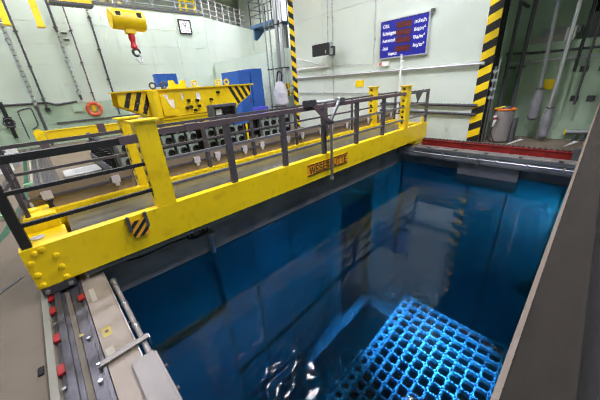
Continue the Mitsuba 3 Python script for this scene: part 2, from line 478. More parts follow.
# right bank edge: overhanging slab with steel trims
re = struct('trim_3', cb(8.93, 8.99, -4, 4.5, -.30, -.01, .01), 'concrete', 'grey pool edge below the red beam with steel trims', 'pool edge')
part(re, 'edge_angle', cb(8.90, 8.93, -4, 3.9, -.07, .012, .004), 'steel')
part(re, 'edge_pipe', tube([(8.85, -4, -.14), (8.85, 4.4, -.14)], .028, 10), 'steel', True)
for y in (0.2, .9, 1.6, 2.3, 3.0, 3.7):
    part(re, 'bracket', cb(8.82, 8.925, y - .02, y + .02, -.2, -.09, .004), 'worn_metal')
part(re, 'drain_stub', tube([(8.82, 2.02, .06), (8.82, 2.02, -.3)], .022, 8), 'steel', True)

# red rack beam
rb = thing('red_beam', 'long red steel beam with a toothed top along the right pool edge', 'beam')
part(rb, 'body', cat_([cb(9.32, 9.36, -3, 3.86, 0, .185), cb(9.30, 9.50, -3, 3.86, .185, .205), cb(9.30, 9.50, -3, 3.86, 0, .015)]), 'red_paint')
part(rb, 'teeth', cat_([cb(9.34, 9.46, y, y + .055, .206, .245, .006) for y in np.arange(-2.9, 3.8, .115)]), 'rail_steel', label='row of dark steel teeth', kind='stuff')
part(rb, 'end_block', cb(9.28, 9.52, 0.02, .16, .01, .30, .02), 'dark_grey', label='grey end block')
er = thing('edge_rail', 'weathered steel rail lying between the red beam and the pool edge', 'rail')
part(er, 'rail', cat_([cb(9.06, 9.12, -3, 3.9, .012, .06), cb(9.02, 9.16, -3, 3.9, 0, .012)]), 'worn_metal')
for y in (.3, 1.1, 1.9, 2.7, 3.5): part(er, 'clamp', cb(8.99, 9.18, y - .04, y + .04, .0125, .035), 'rail_steel')

# ------------------------------------------------------------------ spent fuel rack under water
fr = thing('fuel_rack', 'blue lit grid of open square storage cells deep under water', 'fuel rack')
PIT, ZT, RX, RY = 0.253, -6.0, 6.36, 2.53


def ring_cell(h, r, n_exp, depth, seg=20, depth2=-2.39):
    a = np.arange(seg) * 2 * PI / seg
    def loop(rad, e):
        c, s = np.cos(a), np.sin(a)
        return np.stack([np.sign(c) * np.abs(c) ** (2 / e) * rad, np.sign(s) * np.abs(s) ** (2 / e) * rad], -1)
    o, i = loop(h, 7), loop(r, n_exp)
    rows = [(o, -depth), (o, -.012), (o * .97, 0), (i * 1.04, 0), (i, -.014), (i, -depth)] if depth > 0 else [(i * 1.01, -.13), (i * 1.0, -.131), (i * .93, -.135), (i * .93, depth2)]
    V = np.concatenate([np.c_[l, np.full(seg, z)] for l, z in rows])
    F = []
    for k in range(len(rows) - 1):
        for j in range(seg):
            p, q2 = k * seg + j, k * seg + (j + 1) % seg
            F += [[p, q2, q2 + seg], [p, q2 + seg, p + seg]]
    return trimesh.Trimesh(V, np.array(F), process=False)


sleeve, sleeve0 = mikit.ply(ring_cell(PIT / 2 - .001, PIT / 2 - .018, 5, 0), 'cell_shade', smooth=40), mikit.ply(ring_cell(PIT / 2 - .001, .082, 2, 0), 'cell_shade', smooth=40)
big, small = mikit.ply(ring_cell(PIT / 2 - .001, PIT / 2 - .018, 5, 2.4), 'rack_steel', smooth=40), mikit.ply(ring_cell(PIT / 2 - .001, .082, 2, 2.4), 'rack_steel', smooth=40)
for i in range(19):
    for j in range(12):
        k = part(fr, 'cell', small if j == 0 else big, to_world=T().translate([RX - i * PIT, RY - j * PIT, ZT]))
        part(k, 'sleeve', sleeve0 if j == 0 else sleeve, to_world=T().translate([RX - i * PIT, RY - j * PIT, ZT]))  # dark sleeve added in each cell, its colour stands for shade
part(fr, 'base', cb(RX - 18 * PIT - .14, RX + .14, RY - 11 * PIT - .14, RY + .14, ZT - 2.5, ZT - 2.401), 'dark_grey')
for x in (RX - 18 * PIT, RX - 9 * PIT, RX):
    for y in (RY - 11 * PIT, RY):
        part(fr, 'foot', cb(x - .08, x + .08, y - .08, y + .08, PZ + .002, ZT - 2.501), 'dark_grey')
part(fr, 'guide_bar', cb(3.1, 4.3, RY + .17, RY + .21, ZT - .35, ZT - .05, .01), 'rack_steel')
part(fr, 'guide_arm', cat_([cb(x - .03, x + .03, RY + .13, RY + .171, ZT - .3, ZT - .1) for x in (3.3, 4.1)]), 'rack_steel')

up = thing('wall_pipe', 'thin steel pipe going down the far pool wall into the water', 'pipe')
part(up, 'tube', tube([(1.73, PY1 - .09, -.24), (1.73, PY1 - .09, -2.9)], .045, 12), 'steel', True)
part(up, 'head', cat_([cb(1.66, 1.80, PY1 - .17, PY1 - .002, -.30, -.235, .01)]), 'worn_metal')
hs = thing('hose_coil', 'black hose coil hanging below the yellow girder', 'hose')
put(hs, tube([(1.42 + .13 * math.cos(a) + .012 * a, PY1 - .10 + .005 * math.sin(3 * a), -.14 + .085 * math.sin(a)) for a in np.linspace(0, 4.2 * PI, 50)], .022, 8), 'black_rubber', True)
cbl = solo('water_cable', tube(round_path([(.16, PY1 - .03, -.10), (.6, PY1 - .03, -.22), (1.0, PY1 - .03, -.17), (1.3, PY1 - .03, -.19)], .2), .012, 8), 'black_rubber', 'thin black cable running along the pool wall to the hose coil', 'cable', True)

for i, (o, d, r, beam) in enumerate(POOL_LAMPS):
    t = thing('pool_floodlight', ['underwater floodlight above the fuel rack below the parapet', 'underwater floodlight near the left pool wall', 'underwater floodlight near the right pool wall'][i], 'underwater lamp', 'underwater floodlights')
    o, d = np.array(o), np.array(d) / np.linalg.norm(d)
    u, v, _ = frame(d)
    part(t, 'housing', lathe([(0, -.3), (.16, -.3), (.2, -.1), (.23, .03), (.215, .03), (.19, -.09), (.001, -.09)], 20, o, d), 'dark_grey', 30)
    a = np.arange(20) * 2 * PI / 20
    V = np.array([o - d * .03] + [o - d * .03 + .19 * (math.cos(k) * u + math.sin(k) * v) for k in a])
    k = part(t, 'lens', trimesh.Trimesh(V, [[0, 1 + j, 1 + (j + 1) % 20] for j in range(20)], process=False), 'white_paint')
    scene[k]['emitter'] = {'type': 'area', 'radiance': {'type': 'rgb', 'value': [r * .42, r * .85, r * 1.0]}}
    if beam: scene[f'pool_beam_{i}'] = {'type': 'spot', 'to_world': T().look_at(origin=(o + d * .02).tolist(), target=(o + d).tolist(), up=[0, 0, 1]), 'intensity': {'type': 'rgb', 'value': [beam * .5, beam * .6, beam]}, 'cutoff_angle': 19.5 if i == 0 else 40, 'beam_width': 4}
    part(t, 'mast', cyl(o - d * .31, (o[0], o[1] - .30, .49), .03, 10), 'steel', True)

# ------------------------------------------------------------------ left bank: rails, slab, small things
struct('trim_4', cb(-.585, -.53, -6, 19.5, .001, .05, .006), 'pale_strip', 'pale concrete strip along the left travel rail', 'floor strip')
tr = thing('travel_rail', 'dark grey bridge travel rail beside the red blocks on the left bank', 'rail')
part(tr, 'rail_web', cat_([cb(-.50, -.375, -6, 19.2, .001, .030), cb(-.465, -.41, -6, 19.2, .030, .075)]), 'rail_steel')
for y in (3.97, 3.68, 3.16, 2.69, 2.1, 1.5): part(tr, 'clamp_block', cb(-.525, -.468, y - .06, y + .06, .0305, .052, .006), 'red_block', label='red clamp block')
for y in (3.4, 2.45, 1.8): part(tr, 'bolt', cyl((-.497 + .0, y, .0302), (-.497, y, .055), .016, 8), 'steel')
struct('trim_5', box(-.374, -.325, -6, 19.2, .001, .012), 'gap_tan', 'tan gap between the two left rails', 'floor strip')
tr2 = thing('guide_rail', 'dark grey guide rail between the tan slab and the travel rail', 'rail')
part(tr2, 'rail_web', cat_([cb(-.32, -.235, -6, 19.2, .001, .035), cb(-.232, -.205, -6, 19.2, .001, .055)]), 'rail_steel')
part(tr2, 'clamp_block', cb(-.262, -.205, 3.60, 3.71, .0555, .075, .006), 'red_block', label='red clamp block')
for y in (3.02,): part(tr2, 'tag', cb(-.335, -.30, y - .02, y + .02, .0352, .037, .0004), 'tape_yellow', label='small yellow tag')
for y in (2.3, 2.0, 2.9): part(tr2, 'bolt', cyl((-.27, y, .0352), (-.27, y, .06), .018, 8), 'steel')
sl = struct('trim_6', cb(-.198, .04, -4, 4.5, .001, .035, .008), 'slab_paint', 'tan painted slab along the left pool edge', 'pool edge')
part(sl, 'edge_strip', cb(.042, .056, -4, 4.5, -.1, .045, .004), 'worn_metal', label='thin metal edge')
for (x0, x1, y0, y1, m, n) in ((-.155, -.105, 3.5, 3.8, 'tape_pale', 'pale paper tape'), (-.165, -.085, 2.80, 2.96, 'tape_yellow', 'yellow label tape'), (-.185, -.115, 2.54, 2.64, 'tape_pale', 'small pale label')):
    part(sl, 'label', cb(x0, x1, y0, y1, .0352, .0372, .0004), m, label=n)
part(sl, 'label_inset', cb(-.14, -.11, 2.86, 2.90, .0373, .0385, .0004), 'gap_tan')
pp = thing('edge_pipe', 'thin brownish metal pipe lying along the left pool edge', 'pipe')
part(pp, 'tube', tube([(.105, 2.30, .02), (.105, 3.72, .02)], .026, 12), 'worn_metal', True)
for y in (2.75, 3.2, 3.62): part(pp, 'collar', cyl((.105, y - .03, .02), (.105, y + .03, .02), .034, 12), 'steel', True)
part(pp, 'end_fitting', cyl((.105, 3.72, .02), (.105, 3.80, .02), .036, 12), 'steel', True)
for y in (2.9, 3.5): part(pp, 'support', cb(.057, .13, y - .015, y + .015, -.03, -.006, .003), 'rail_steel')
br = thing('flat_bracket', 'flat grey metal bar across the tan slab holding the edge pipe', 'bracket')
part(br, 'bar', bar((-.26, 2.455, .0685), (.16, 2.475, .0685), .06, .012), 'cover_metal')
part(br, 'screw', cyl((-.25, 2.455, .0746), (-.25, 2.455, .093), .014, 8), 'steel')
part(br, 'hook', cb(.150, .165, 2.44, 2.51, -.03, .061, .003), 'steel')
ws = thing('metal_cover', 'whitish metal cover box at the end of the edge pipe', 'cover')
part(ws, 'lid', cb(-.04, .135, 1.2, 2.26, .038, .075, .01), 'cover_metal')
part(ws, 'skirt', cb(.1365, .155, 1.25, 2.24, -.10, .07, .005), 'cover_metal')
for y in (1.5, 1.78, 2.05): part(ws, 'bolt', cyl((.156, y, .03), (.18, y, .03), .02, 8), 'rail_steel')
solo('rubber_chip', cb(-.66, -.62, 2.80, 2.90, .001, .018, .006), 'black_rubber', 'small black scrap on the tan floor near the pale strip', 'scrap')
solo('dark_plate', prism([(0, 0), (.30, .34), (.27, .38), (-.06, .05)], .006, (-1.06, 4.56, .001), X_, Y_), 'dark_grey', 'flat dark plate on the floor left of the bridge end', 'plate')

# ------------------------------------------------------------------ the yellow bridge
bg = thing('service_bridge', 'yellow refuelling bridge with dark handrails spanning the pool', 'bridge')
GX0, GX1 = -0.56, 9.90
gd = part(bg, 'front_girder', cat_([cb(GX0, GX1, 4.0, 4.02, .18, .70, .004), cb(GX0, GX1, 4.02, 4.14, .68, .70, .004), cb(GX0, GX1, 4.02, 4.14, .18, .20, .004), cb(GX0, GX0 + .02, 4.02, 4.14, .20, .68, .003), cb(GX1 - .02, GX1, 4.02, 4.14, .20, .68, .003)]
                                     + [cb(x, x + .012, 4.02, 4.13, .20, .68, .002) for x in np.arange(.6, 9.8, 1.2)]), 'yellow_paint')
for (x, z) in [(-.45, .63), (-.38, .655), (-.29, .53), (-.51, .53), (-.29, .37), (-.51, .37), (-.29, .22), (-.51, .22)]:
    part(gd, 'bolt', lathe([(0, 0), (.034, 0), (.034, .008), (.026, .022), (.001, .026)], 12, (x, 3.9995, z), (0, -1, 0)), 'yellow_paint', 40)
part(gd, 'lower_flange', cb(-.10, 2.25, 4.03, 4.20, .10, .18, .006), 'dark_grey', label='dark flange under the girder')
pl = part(gd, 'name_plate', cb(3.92, 5.32, 3.988, 3.9995, .325, .575, .002), 'plaque_orange', label='orange name plate with dark lettering')
part(pl.rsplit('__', 1)[0], 'lettering', fit_text('WESERHÜTTE', 1.30, .155, (3.97, 3.988, .368)), 'letter_dark', label='dark brown lettering')
part(gd, 'plate_band', cb(3.92, 5.32, 3.984, 3.988, .548, .575, .001), 'letter_dark')
part(gd, 'plate_band', cb(3.92, 5.32, 3.984, 3.988, .325, .352, .001), 'letter_dark')
# the hanging hazard plate
part(gd, 'hazard_plate', cb(.51, .71, 3.955, 3.965, .40, .64, .003), 'hazard_orange', label='small plate with black diagonal stripes')
cl = Polygon([(0, 0), (.20, 0), (.20, .24), (0, .24)])
for k in range(-2, 4):
    g = Polygon([(-.02, k * .12 - .02), (.22, k * .12 + .22), (.22, k * .12 + .28), (-.02, k * .12 + .04)]).intersection(cl)
    if g.area > 5e-4: part(gd, 'hazard_stripe', prism(g, .002, (.51, 3.955, .40), X_, Z_), 'hazard_black')
for x in (.50, .715): part(gd, 'strap', cat_([cb(x - .018, x + .018, 3.95, 3.998, .50, .715, .004)]), 'dark_rail', label='dark strap')
part(bg, 'wheel_box', cat_([cb(-.545, -.23, 3.985, 4.30, .078, .178, .008)]), 'rail_steel', label='dark steel wheel box on the rail')
for x in (-.50, -.28): part(bg, 'wheel_bolt', cyl((x, 3.984, .13), (x, 3.96, .13), .024, 10), 'worn_metal')
part(bg, 'rear_girder', cat_([cb(GX0, GX1, 5.14, 5.16, .18, .74, .004), cb(GX0, GX1, 5.16, 5.28, .72, .74, .004), cb(GX0, GX1, 5.16, 5.28, .18, .20, .004)]), 'yellow_paint')
ec = part(bg, 'end_carriage', cat_([cb(-.54, -.12, 4.15, 4.62, .22, .66, .01), cb(-.53, -.15, 4.63, 5.13, .22, .85, .015)]), 'yellow_paint', label='yellow end carriage box')
part(ec, 'cap', lathe([(0, .001), (.075, .001), (.075, .02), (.06, .03), (.001, .032)], 20, (-.38, 4.95, .85), Z_), 'hazard_yellow', 40, label='round yellow cap')
part(ec, 'port', lathe([(0, .001), (.07, .001), (.07, .012), (.055, .016), (.001, .016)], 20, (-.40, 4.40, .66), Z_), 'clip_white', 40, label='round pale port cover')
part(ec, 'valve', cat_([cyl((-.17, 4.90, .855), (-.17, 4.90, .93), .03, 10), cyl((-.17, 4.90, .93), (-.17, 4.90, .97), .045, 10)]), 'black', 30)
part(bg, 'end_carriage', cb(9.5, 9.88, 4.15, 5.13, .22, .66, .01), 'yellow_paint')
part(bg, 'far_wheel_box', cb(9.22, 9.86, 4.05, 5.2, .02, .178, .02), 'yellow_paint')
for i in range(8):
    x0 = -.08 + i * 1.19
    part(bg, 'deck_plate', cb(x0 + .004, x0 + 1.186, 4.145, 5.135, .60, .62, .003), 'deck_plate')
for i in range(9):
    x = -.06 + i * 1.18
    part(bg, 'cross_member', cb(x, x + .06, 4.145, 5.135, .30, .598, .003), 'dark_grey')
# columns
def column(x, y, z1, w=.26):
    c = part(bg, 'column', cat_([cb(x, x + w, y, y + .022, .70, z1), cb(x, x + .02, y + .022, y + .17, .70, z1), cb(x + w - .02, x + w, y + .022, y + .17, .70, z1), cb(x, x + w, y + .17, y + .192, .70, z1)]), 'yellow_paint', label='yellow box column')
    part(c, 'cap_plate', cb(x - .05, x + w + .05, y - .04, y + .24, z1 + .001, z1 + .022), 'yellow_paint')
    for z in np.arange(.85, z1 - .1, .16): part(c, 'slot', cb(x - .003, x - .0005, y + .06, y + .13, z, z + .07, .0005), 'hazard_black')
column(.915, 4.005, 1.88); column(1.0, 5.17, 1.86); column(8.22, 4.005, 1.92); column(8.30, 5.17, 1.93)
# front railing
PF = [2.21, 3.39, 4.55, 5.78, 7.03, 9.82]
YF = 4.06
part(bg, 'corner_post', cb(-.53, -.44, 4.03, 4.12, .702, 1.64), 'black')
part(bg, 'corner_post', cb(-.44, -.39, 4.70, 4.75, .851, 1.66), 'dark_rail')
for x in PF: part(bg, 'post', cb(x - .05, x + .05, YF - .035, YF + .035, .702, 1.68), 'dark_rail')
for a, b, m, dz in ((-.53, .73, 'black', -.04), (1.18, 8.215, 'brown_rail', 0), (8.49, 9.87, 'dark_rail', 0)):
    part(bg, 'top_rail', cb(a, b, YF - .042, YF + .042, 1.681 + dz, 1.762 + dz, .024), m)
part(bg, 'rail_joint', cb(.70, .914, YF - .052, YF + .052, 1.631, 1.735, .012), 'brown_rail', label='brownish joint sleeve')
part(bg, 'rail_joint', cb(1.55, 1.75, YF - .052, YF + .052, 1.671, 1.772, .012), 'brown_rail')
for z in (1.34, .965):
    for a, b in zip([-.44] + [1.176] + PF[:-1] + [8.49], [.914] + PF[:-1] + [8.22] + [9.77]):
        if b > a + .2: part(bg, 'mid_rail', cb(a + .051 if a > 2 and a < 8.4 else a, b - .051 if 1.2 < b < 8.2 else b, YF - .022, YF + .022, z - .022, z + .022, .009), ('black' if a < 1 else 'rail_mid'))
# rear railing
YR = 5.215
PR = [-.42, 2.35, 3.46, 4.79, 5.98, 7.17, 9.82]
for x in PR: part(bg, 'post', cb(x - .03, x + .03, YR - .025, YR + .025, .741, 1.655), 'dark_rail')
for z, h in ((1.68, .024), (1.315, .02), (.93, .02)):
    segs = [(-.45, .995), (1.262, 8.295), (8.565, 9.86)] if z > 1.6 else [(p + .031, q2 - .031) for p, q2 in zip([-.42, 1.232, 2.35, 3.46, 4.79, 5.98, 7.17, 8.534], [.968, 2.35, 3.46, 4.79, 5.98, 7.17, 8.326, 9.82])]
    for a, b in segs: part(bg, 'rear_rail', cb(a, b, YR - .02, YR + .02, z - h, z + h, .008), 'dark_rail')
for a, b in zip([-.36, 1.28, 2.40, 3.51, 4.84, 6.03, 7.22, 8.6], [.96, 2.3, 3.41, 4.74, 5.93, 7.12, 8.27, 9.77]):
    tp = part(bg, 'toe_panel', cb(a, b, YR + .022, YR + .03, .745, 1.10, .002), 'toe_sheet', label='brownish toe panel')
    for x in (a + .14 * (b - a), a + .80 * (b - a)):
        part(tp, 'clip', cat_([cb(x - .06, x + .06, YR - .026, YR - .0205, .90, 1.02, .002), cb(x - .03, x + .03, YR - .026, YR - .0205, .84, .90, .002), cb(x - .06, x + .06, YR - .026, YR + .021, 1.0, 1.012, .002)]), 'clip_white', label='pale clip')
# left end rails
for z in (1.70, 1.32, .95): part(bg, 'end_rail', bar((-.485, 4.13, z), (-.42, 5.18, z), .05, .05), 'dark_rail')
for z in (1.68, 1.32, .95): part(bg, 'end_rail', bar((9.82, 4.10, z), (9.82, 5.18, z), .04, .04), 'dark_rail')
# folding gate struts with the pole in front of the girder
gt = part(bg, 'fold_arm', bar((4.07, 3.97, 1.86), (4.56, 3.90, 1.40), .05, .08), 'brown_rail', label='slanted folding arm')
part(bg, 'fold_arm', bar((5.03, 3.97, 1.84), (4.60, 3.90, 1.42), .05, .06), 'steel', label='light slanted folding arm')
part(bg, 'hinge', cat_([cb(3.96, 4.22, 3.93, 4.07, 1.76, 1.88, .02)]), 'rail_steel')
part(bg, 'hinge', cat_([cb(4.95, 5.14, 3.93, 4.07, 1.76, 1.86, .02)]), 'steel')
part(bg, 'flap', cb(4.45, 5.1, 4.10, 4.55, 1.80, 1.815, .004), 'grey_paint', label='grey flap plate on top of the rail')
dp = part(bg, 'drop_pole', tube([(4.58, 3.87, 1.40), (4.58, 3.87, .17)], .03, 12), 'steel', True, label='steel pole in front of the girder')
part(dp, 'foot', cyl((4.58, 3.87, .12), (4.58, 3.87, .17), .05, 12), 'worn_metal')
part(bg, 'pole_hinge', cb(4.52, 4.64, 3.84, 3.96, 1.37, 1.43, .01), 'rail_steel')
part(bg, 'corner_flap', prism([(0, 0), (.55, .02), (.2, -.30)], .012, (8.75, 4.0, 1.70), X_, Z_), 'rail_steel', label='folded triangular flap')
part(bg, 'lug', prism([(0, 0), (.22, 0), (.22, .10), (.15, .2), (.06, .2)], .03, (9.45, 4.05, .70), X_, Z_), 'yellow_paint')

# ------------------------------------------------------------------ parapet of the walkway the picture is taken from
pr = struct('wall_parapet', cat_([cb(-3, 13, -.145, -.006, 1.385, 1.40, .004), cb(-3, 13, -.11, -.04, .62, 1.385, .004)]), 'parapet_paint', 'brown parapet along the right foreground', 'parapet')
part(pr, 'edge_strip', cb(-3, 13, -.006, .010, 1.36, 1.404, .003), 'edge_tan', label='pale edge strip')
struct('floor_walkway', cb(-3, 13, -1.6, -.14, .50, .62), 'recess_dark', 'dark walkway floor behind the parapet', 'floor')

# ------------------------------------------------------------------ behind the bridge: rack with plug modules
mr = thing('plug_rack', 'long rack of grey square modules with black round sockets behind the bridge', 'rack')
part(mr, 'frame', cat_([cb(1.25, 7.15, 8.06, 8.5, .02, .40), cb(1.25, 7.15, 8.44, 8.5, .40, 1.2)] + [cb(x, x + .05, 8.06, 8.12, .40, 1.25) for x in (1.25, 3.55, 5.02, 5.70, 7.10)] + [cb(1.25, 7.15, 8.06, 8.5, .81, .835), cb(1.25, 7.15, 8.04, 8.5, .401, .49), cb(1.25, 7.15, 8.06, 8.5, 1.2, 1.22)]), 'dark_grey')
mb = mikit.ply(cb(-.14, .14, .04, .30, .005, .27, .015), 'module_grey')
sk = mikit.ply(lathe([(.001, .01), (.05, .01), (.06, .06), (.085, .07), (.09, .0), (.001, .0)], 18, (0.05, 0.039, .13), (0, -1, 0)), 'black_rubber', smooth=40)
hd = mikit.ply(cb(-.125, -.075, 0.01, .038, .06, .2, .01), 'grey_paint')
pg = mikit.ply(tube([(-.04, .10, .275), (-.04, .06, .31), (.02, -.03, .37)], .038, 10), 'chrome', smooth=True)
for row, z in ((0, .495), (1, .838)):
    for x in [1.46, 1.82, 2.18, 2.54, 2.90, 3.26, 3.82, 4.18, 4.54, 4.86, 5.95, 6.28, 6.61, 6.94]:
        k = part(mr, 'module', mb, to_world=T().translate([x, 8.06, z]))
        part(k, 'socket', sk, to_world=T().translate([x, 8.06, z]))
        part(k, 'handle', hd, to_world=T().translate([x, 8.06, z]))
        if row: part(k, 'plug', pg, to_world=T().translate([x, 8.06, z]))
vb = thing('valve_block', 'yellow and dark valve block in the middle gap of the plug rack', 'valve block')
part(vb, 'body', cat_([cb(5.14, 5.62, 8.1, 8.4, .492, .66), cb(5.2, 5.55, 8.15, 8.4, .837, 1.05)]), 'black')
part(vb, 'yellow_bar', cat_([cb(5.16, 5.45, 8.04, 8.095, .492, .56), cb(5.1, 5.16, 8.0, 8.05, .492, 1.22)]), 'hazard_yellow')
for x in (5.22, 5.36, 5.5): part(vb, 'tap', cyl((x, 8.09, .61), (x, 7.99, .61), .045, 10), 'chrome', True)
part(mr, 'bench', cb(1.14, 1.42, 8.52, 12.2, .02, .419), 'dark_grey')
# bunch of dark dampers at the left end of the rack
for i in range(9):
    y, z0, xx = 8.68 + .42 * i, .42, 1.27
    k = thing('damper', ['nearest dark bellows damper at the left end of the plug rack', 'dark bellows damper second from the front on the rack bench', 'dark bellows damper third from the front on the rack bench', 'dark bellows damper fourth from the front on the rack bench', 'middle dark bellows damper of the row on the rack bench', 'dark bellows damper fourth from the back of the rack bench', 'dark bellows damper third from the back of the rack bench', 'dark bellows damper second from the back of the rack bench', 'farthest dark bellows damper of the row on the rack bench'][i], 'damper', 'dark dampers at the left end of the rack')
    part(k, 'bellows', lathe([(.001, 0), (.10, 0)] + [(.085 if j % 2 else .11, .04 + j * .03) for j in range(13)] + [(.001, .43)], 14, (xx, y, z0), Z_), 'black_rubber', 30)
    part(k, 'rod', cyl((xx, y, z0 + .43), (xx, y, z0 + .58), .035, 10), 'rail_steel', True)
    part(k, 'head', lathe([(.001, 0), (.07, 0), (.08, .05), (.05, .12), (.001, .13)], 12, (xx, y, z0 + .56), Z_), 'dark_grey', 30)

# ------------------------------------------------------------------ yellow lifting traverse with hazard ends
tv = thing('lifting_traverse', 'big yellow lifting traverse with hazard striped ends behind the handrail', 'lifting beam')
YT = 9.5
prof = [(1.93, 1.93), (1.97, 2.28), (6.50, 2.28), (6.43, 1.94), (5.75, 1.58), (5.3, 1.52), (3.1, 1.46), (2.7, 1.55)]
part(tv, 'front_plate', prism(prof, .03, (0, YT, 0), X_, Z_), 'yellow_paint')
part(tv, 'rear_plate', prism(prof, .03, (0, YT + .75, 0), X_, Z_), 'yellow_paint')
part(tv, 'top_flange', cb(1.92, 6.58, YT - .12, YT + .84, 2.281, 2.315), 'yellow_paint')
part(tv, 'core', cb(2.6, 5.8, YT + .002, YT + .719, 1.53, 2.278), 'yellow_paint')
part(tv, 'bottom_flange', cb(2.9, 5.5, YT - .08, YT + .8, 1.40, 1.455), 'yellow_paint')
part(tv, 'lower_frame', cb(3.0, 5.7, YT - .04, YT + .75, 1.16, 1.399), 'yellow_paint')
part(tv, 'socket', tube([(2.86, YT - .16, 1.50), (2.86, YT - .16, 2.276)], .155, 20), 'yellow_paint', 40)
part(tv, 'gusset', prism([(0, 0), (.42, 0), (.1, .62), (0, .62)], .05, (3.06, YT - .08, 1.52), X_, Z_), 'yellow_paint')
for (cx, flip, n, st, z0, z1) in ((1.95, 1, 3, .27, 1.5, 2.26), (5.40, -1, 4, .26, 1.5, 2.26)):
    clip = Polygon(prof).buffer(-.02)
    for i in range(n):
        x = cx + .22 + i * st
        g = (Polygon([(x - .30, z0), (x - .17, z0), (x + .17, z1), (x + .04, z1)]) if flip > 0 else Polygon([(x + .30, z0), (x + .43, z0), (x + .0, z1), (x - .13, z1)])).intersection(clip)
        if g.area > .005: part(tv, 'hazard_stripe', prism(g, .006, (0, YT - .031, 0), X_, Z_), 'hazard_black')
for r in range(4):
    for c in range(5): part(tv, 'bolt', cyl((2.22 + .1 * c, YT - .03, 1.72 + .12 * r), (2.22 + .1 * c, YT - .048, 1.72 + .12 * r), .014, 6), 'hazard_orange')
for x in (3.0, 3.32, 4.33, 5.2, 5.55):
    a = np.linspace(0, 2 * PI, 17)
    part(tv, 'lifting_eye', tube([(x + .085 * math.cos(k), YT + .1, 2.42 + .085 * math.sin(k)) for k in a], .027, 8, False), 'rail_steel' if x < 4 else 'yellow_paint', True)
part(tv, 'crown_plate', prism([(3.55, 2.316), (4.12, 2.316), (4.10, 2.55), (3.98, 2.55), (3.92, 2.44), (3.78, 2.44), (3.72, 2.56), (3.58, 2.56)], .08, (0, YT + .35, 0), X_, Z_), 'yellow_paint')
for (x, z, w, h, m) in ((3.24, 2.08, .17, .13, 'paper'), (3.38, 1.86, .2, .26, 'paper'), (3.78, 2.06, .06, .2, 'paper'), (4.32, 2.02, .14, .24, 'paper')):
    part(tv, 'notice', cb(x - w / 2, x + w / 2, YT - .036, YT - .0305, z - h / 2, z + h / 2, .001), m, label='white notice')
for (x, z) in ((3.86, 1.70), (4.0, 1.72), (4.12, 1.60), (4.28, 1.72), (3.95, 1.92), (4.24, 1.9), (4.75, 1.9), (4.8, 1.66), (5.05, 2.1)):
    part(tv, 'fitting', cat_([cb(x - .05, x + .05, YT - .10, YT - .0305, z - .03, z + .04, .01), cyl((x, YT - .1, z), (x, YT - .16, z - .02), .03, 8)]), 'black')
for x in (3.15, 5.3):
    for y in (YT + .05, YT + .6): part(tv, 'support_leg', cb(x - .08, x + .08, y, y + .12, .001, 1.159), 'dark_grey')
# control console in front of the traverse's right half
cc = thing('control_console', 'grey framed control box with white gauges in front of the traverse', 'control box')
part(cc, 'case', cat_([cb(3.50, 3.56, 7.0, 7.3, 1.26, 1.82), cb(4.18, 4.24, 7.0, 7.3, 1.26, 1.82), cb(3.56, 4.18, 7.0, 7.3, 1.76, 1.82), cb(3.56, 4.18, 7.0, 7.3, 1.26, 1.32), cb(3.56, 4.18, 7.22, 7.3, 1.32, 1.76)]), 'dark_grey')
part(cc, 'gauge', cat_([cb(3.66, 3.83, 7.12, 7.219, 1.56, 1.70)]), 'white_paint', label='white gauge')
part(cc, 'gauge', cat_([cb(3.68, 3.88, 7.1, 7.219, 1.36, 1.50)]), 'alu')
for x in (3.95, 4.05, 4.13): part(cc, 'switch', cyl((x, 7.22, 1.58), (x, 7.12, 1.58), .03, 10), 'black')
part(cc, 'blue_tray', cb(4.0, 4.5, 6.8, 6.99, 1.27, 1.33), 'blue_paint', label='blue tray')
part(cc, 'pedestal', cat_([cb(3.8, 3.95, 7.1, 7.2, .02, 1.259), cb(3.6, 4.15, 7.0, 7.3, .001, .02)]), 'dark_grey')

# blue cabinets
bc = thing('blue_cabinet', 'tall blue metal cabinet right of the traverse end', 'cabinet')
part(bc, 'body', cb(8.20, 8.95, 13.0, 14.6, .12, 2.98), 'blue_paint')
part(bc, 'side_unit', cb(8.96, 9.65, 12.9, 14.1, .12, 3.06), 'blue_paint')
part(bc, 'door', cb(8.34, 8.91, 12.97, 12.999, .25, 2.85), 'blue_paint')
part(bc, 'handle', cb(8.78, 8.82, 12.93, 12.969, 1.4, 1.7), 'dark_grey')
part(bc, 'plinth', cb(8.35, 9.6, 13.05, 14.0, .001, .119), 'dark_grey')
bp = thing('blue_box', 'small blue box seen above the middle of the traverse', 'box')
part(bp, 'body', cb(5.1, 6.14, 15.5, 15.9, 2.50, 3.08), 'blue_paint')
part(bp, 'stand', cat_([cb(5.3, 5.4, 15.6, 15.7, .001, 2.499), cb(5.85, 5.95, 15.6, 15.7, .001, 2.499)]), 'dark_grey')
pbx = thing('purple_crates', 'blue violet crate below the blue cabinet', 'crate')
part(pbx, 'shell', cb(8.25, 8.85, 11.6, 12.1, .75, 1.25, .02), 'purple_blue')
part(pbx, 'stand', cb(8.3, 8.8, 11.65, 12.05, .001, .749), 'dark_grey')
pk = thing('hanging_cloth', 'pinkish white cloth hanging beside the blue cabinet', 'cloth')
gxx = np.linspace(0, 1, 16); gzz = np.linspace(0, 1, 10)
V = np.array([[9.72 + .40 * a + .03 * math.sin(9 * b), 13.6 + .05 * math.sin(14 * a) * (1.2 - b), 1.15 + .95 * b] for a in gxx for b in gzz])
J = np.arange(160).reshape(16, 10)
F = np.concatenate([np.stack([J[:-1, :-1], J[1:, :-1], J[1:, 1:]], -1).reshape(-1, 3), np.stack([J[:-1, :-1], J[1:, 1:], J[:-1, 1:]], -1).reshape(-1, 3)])
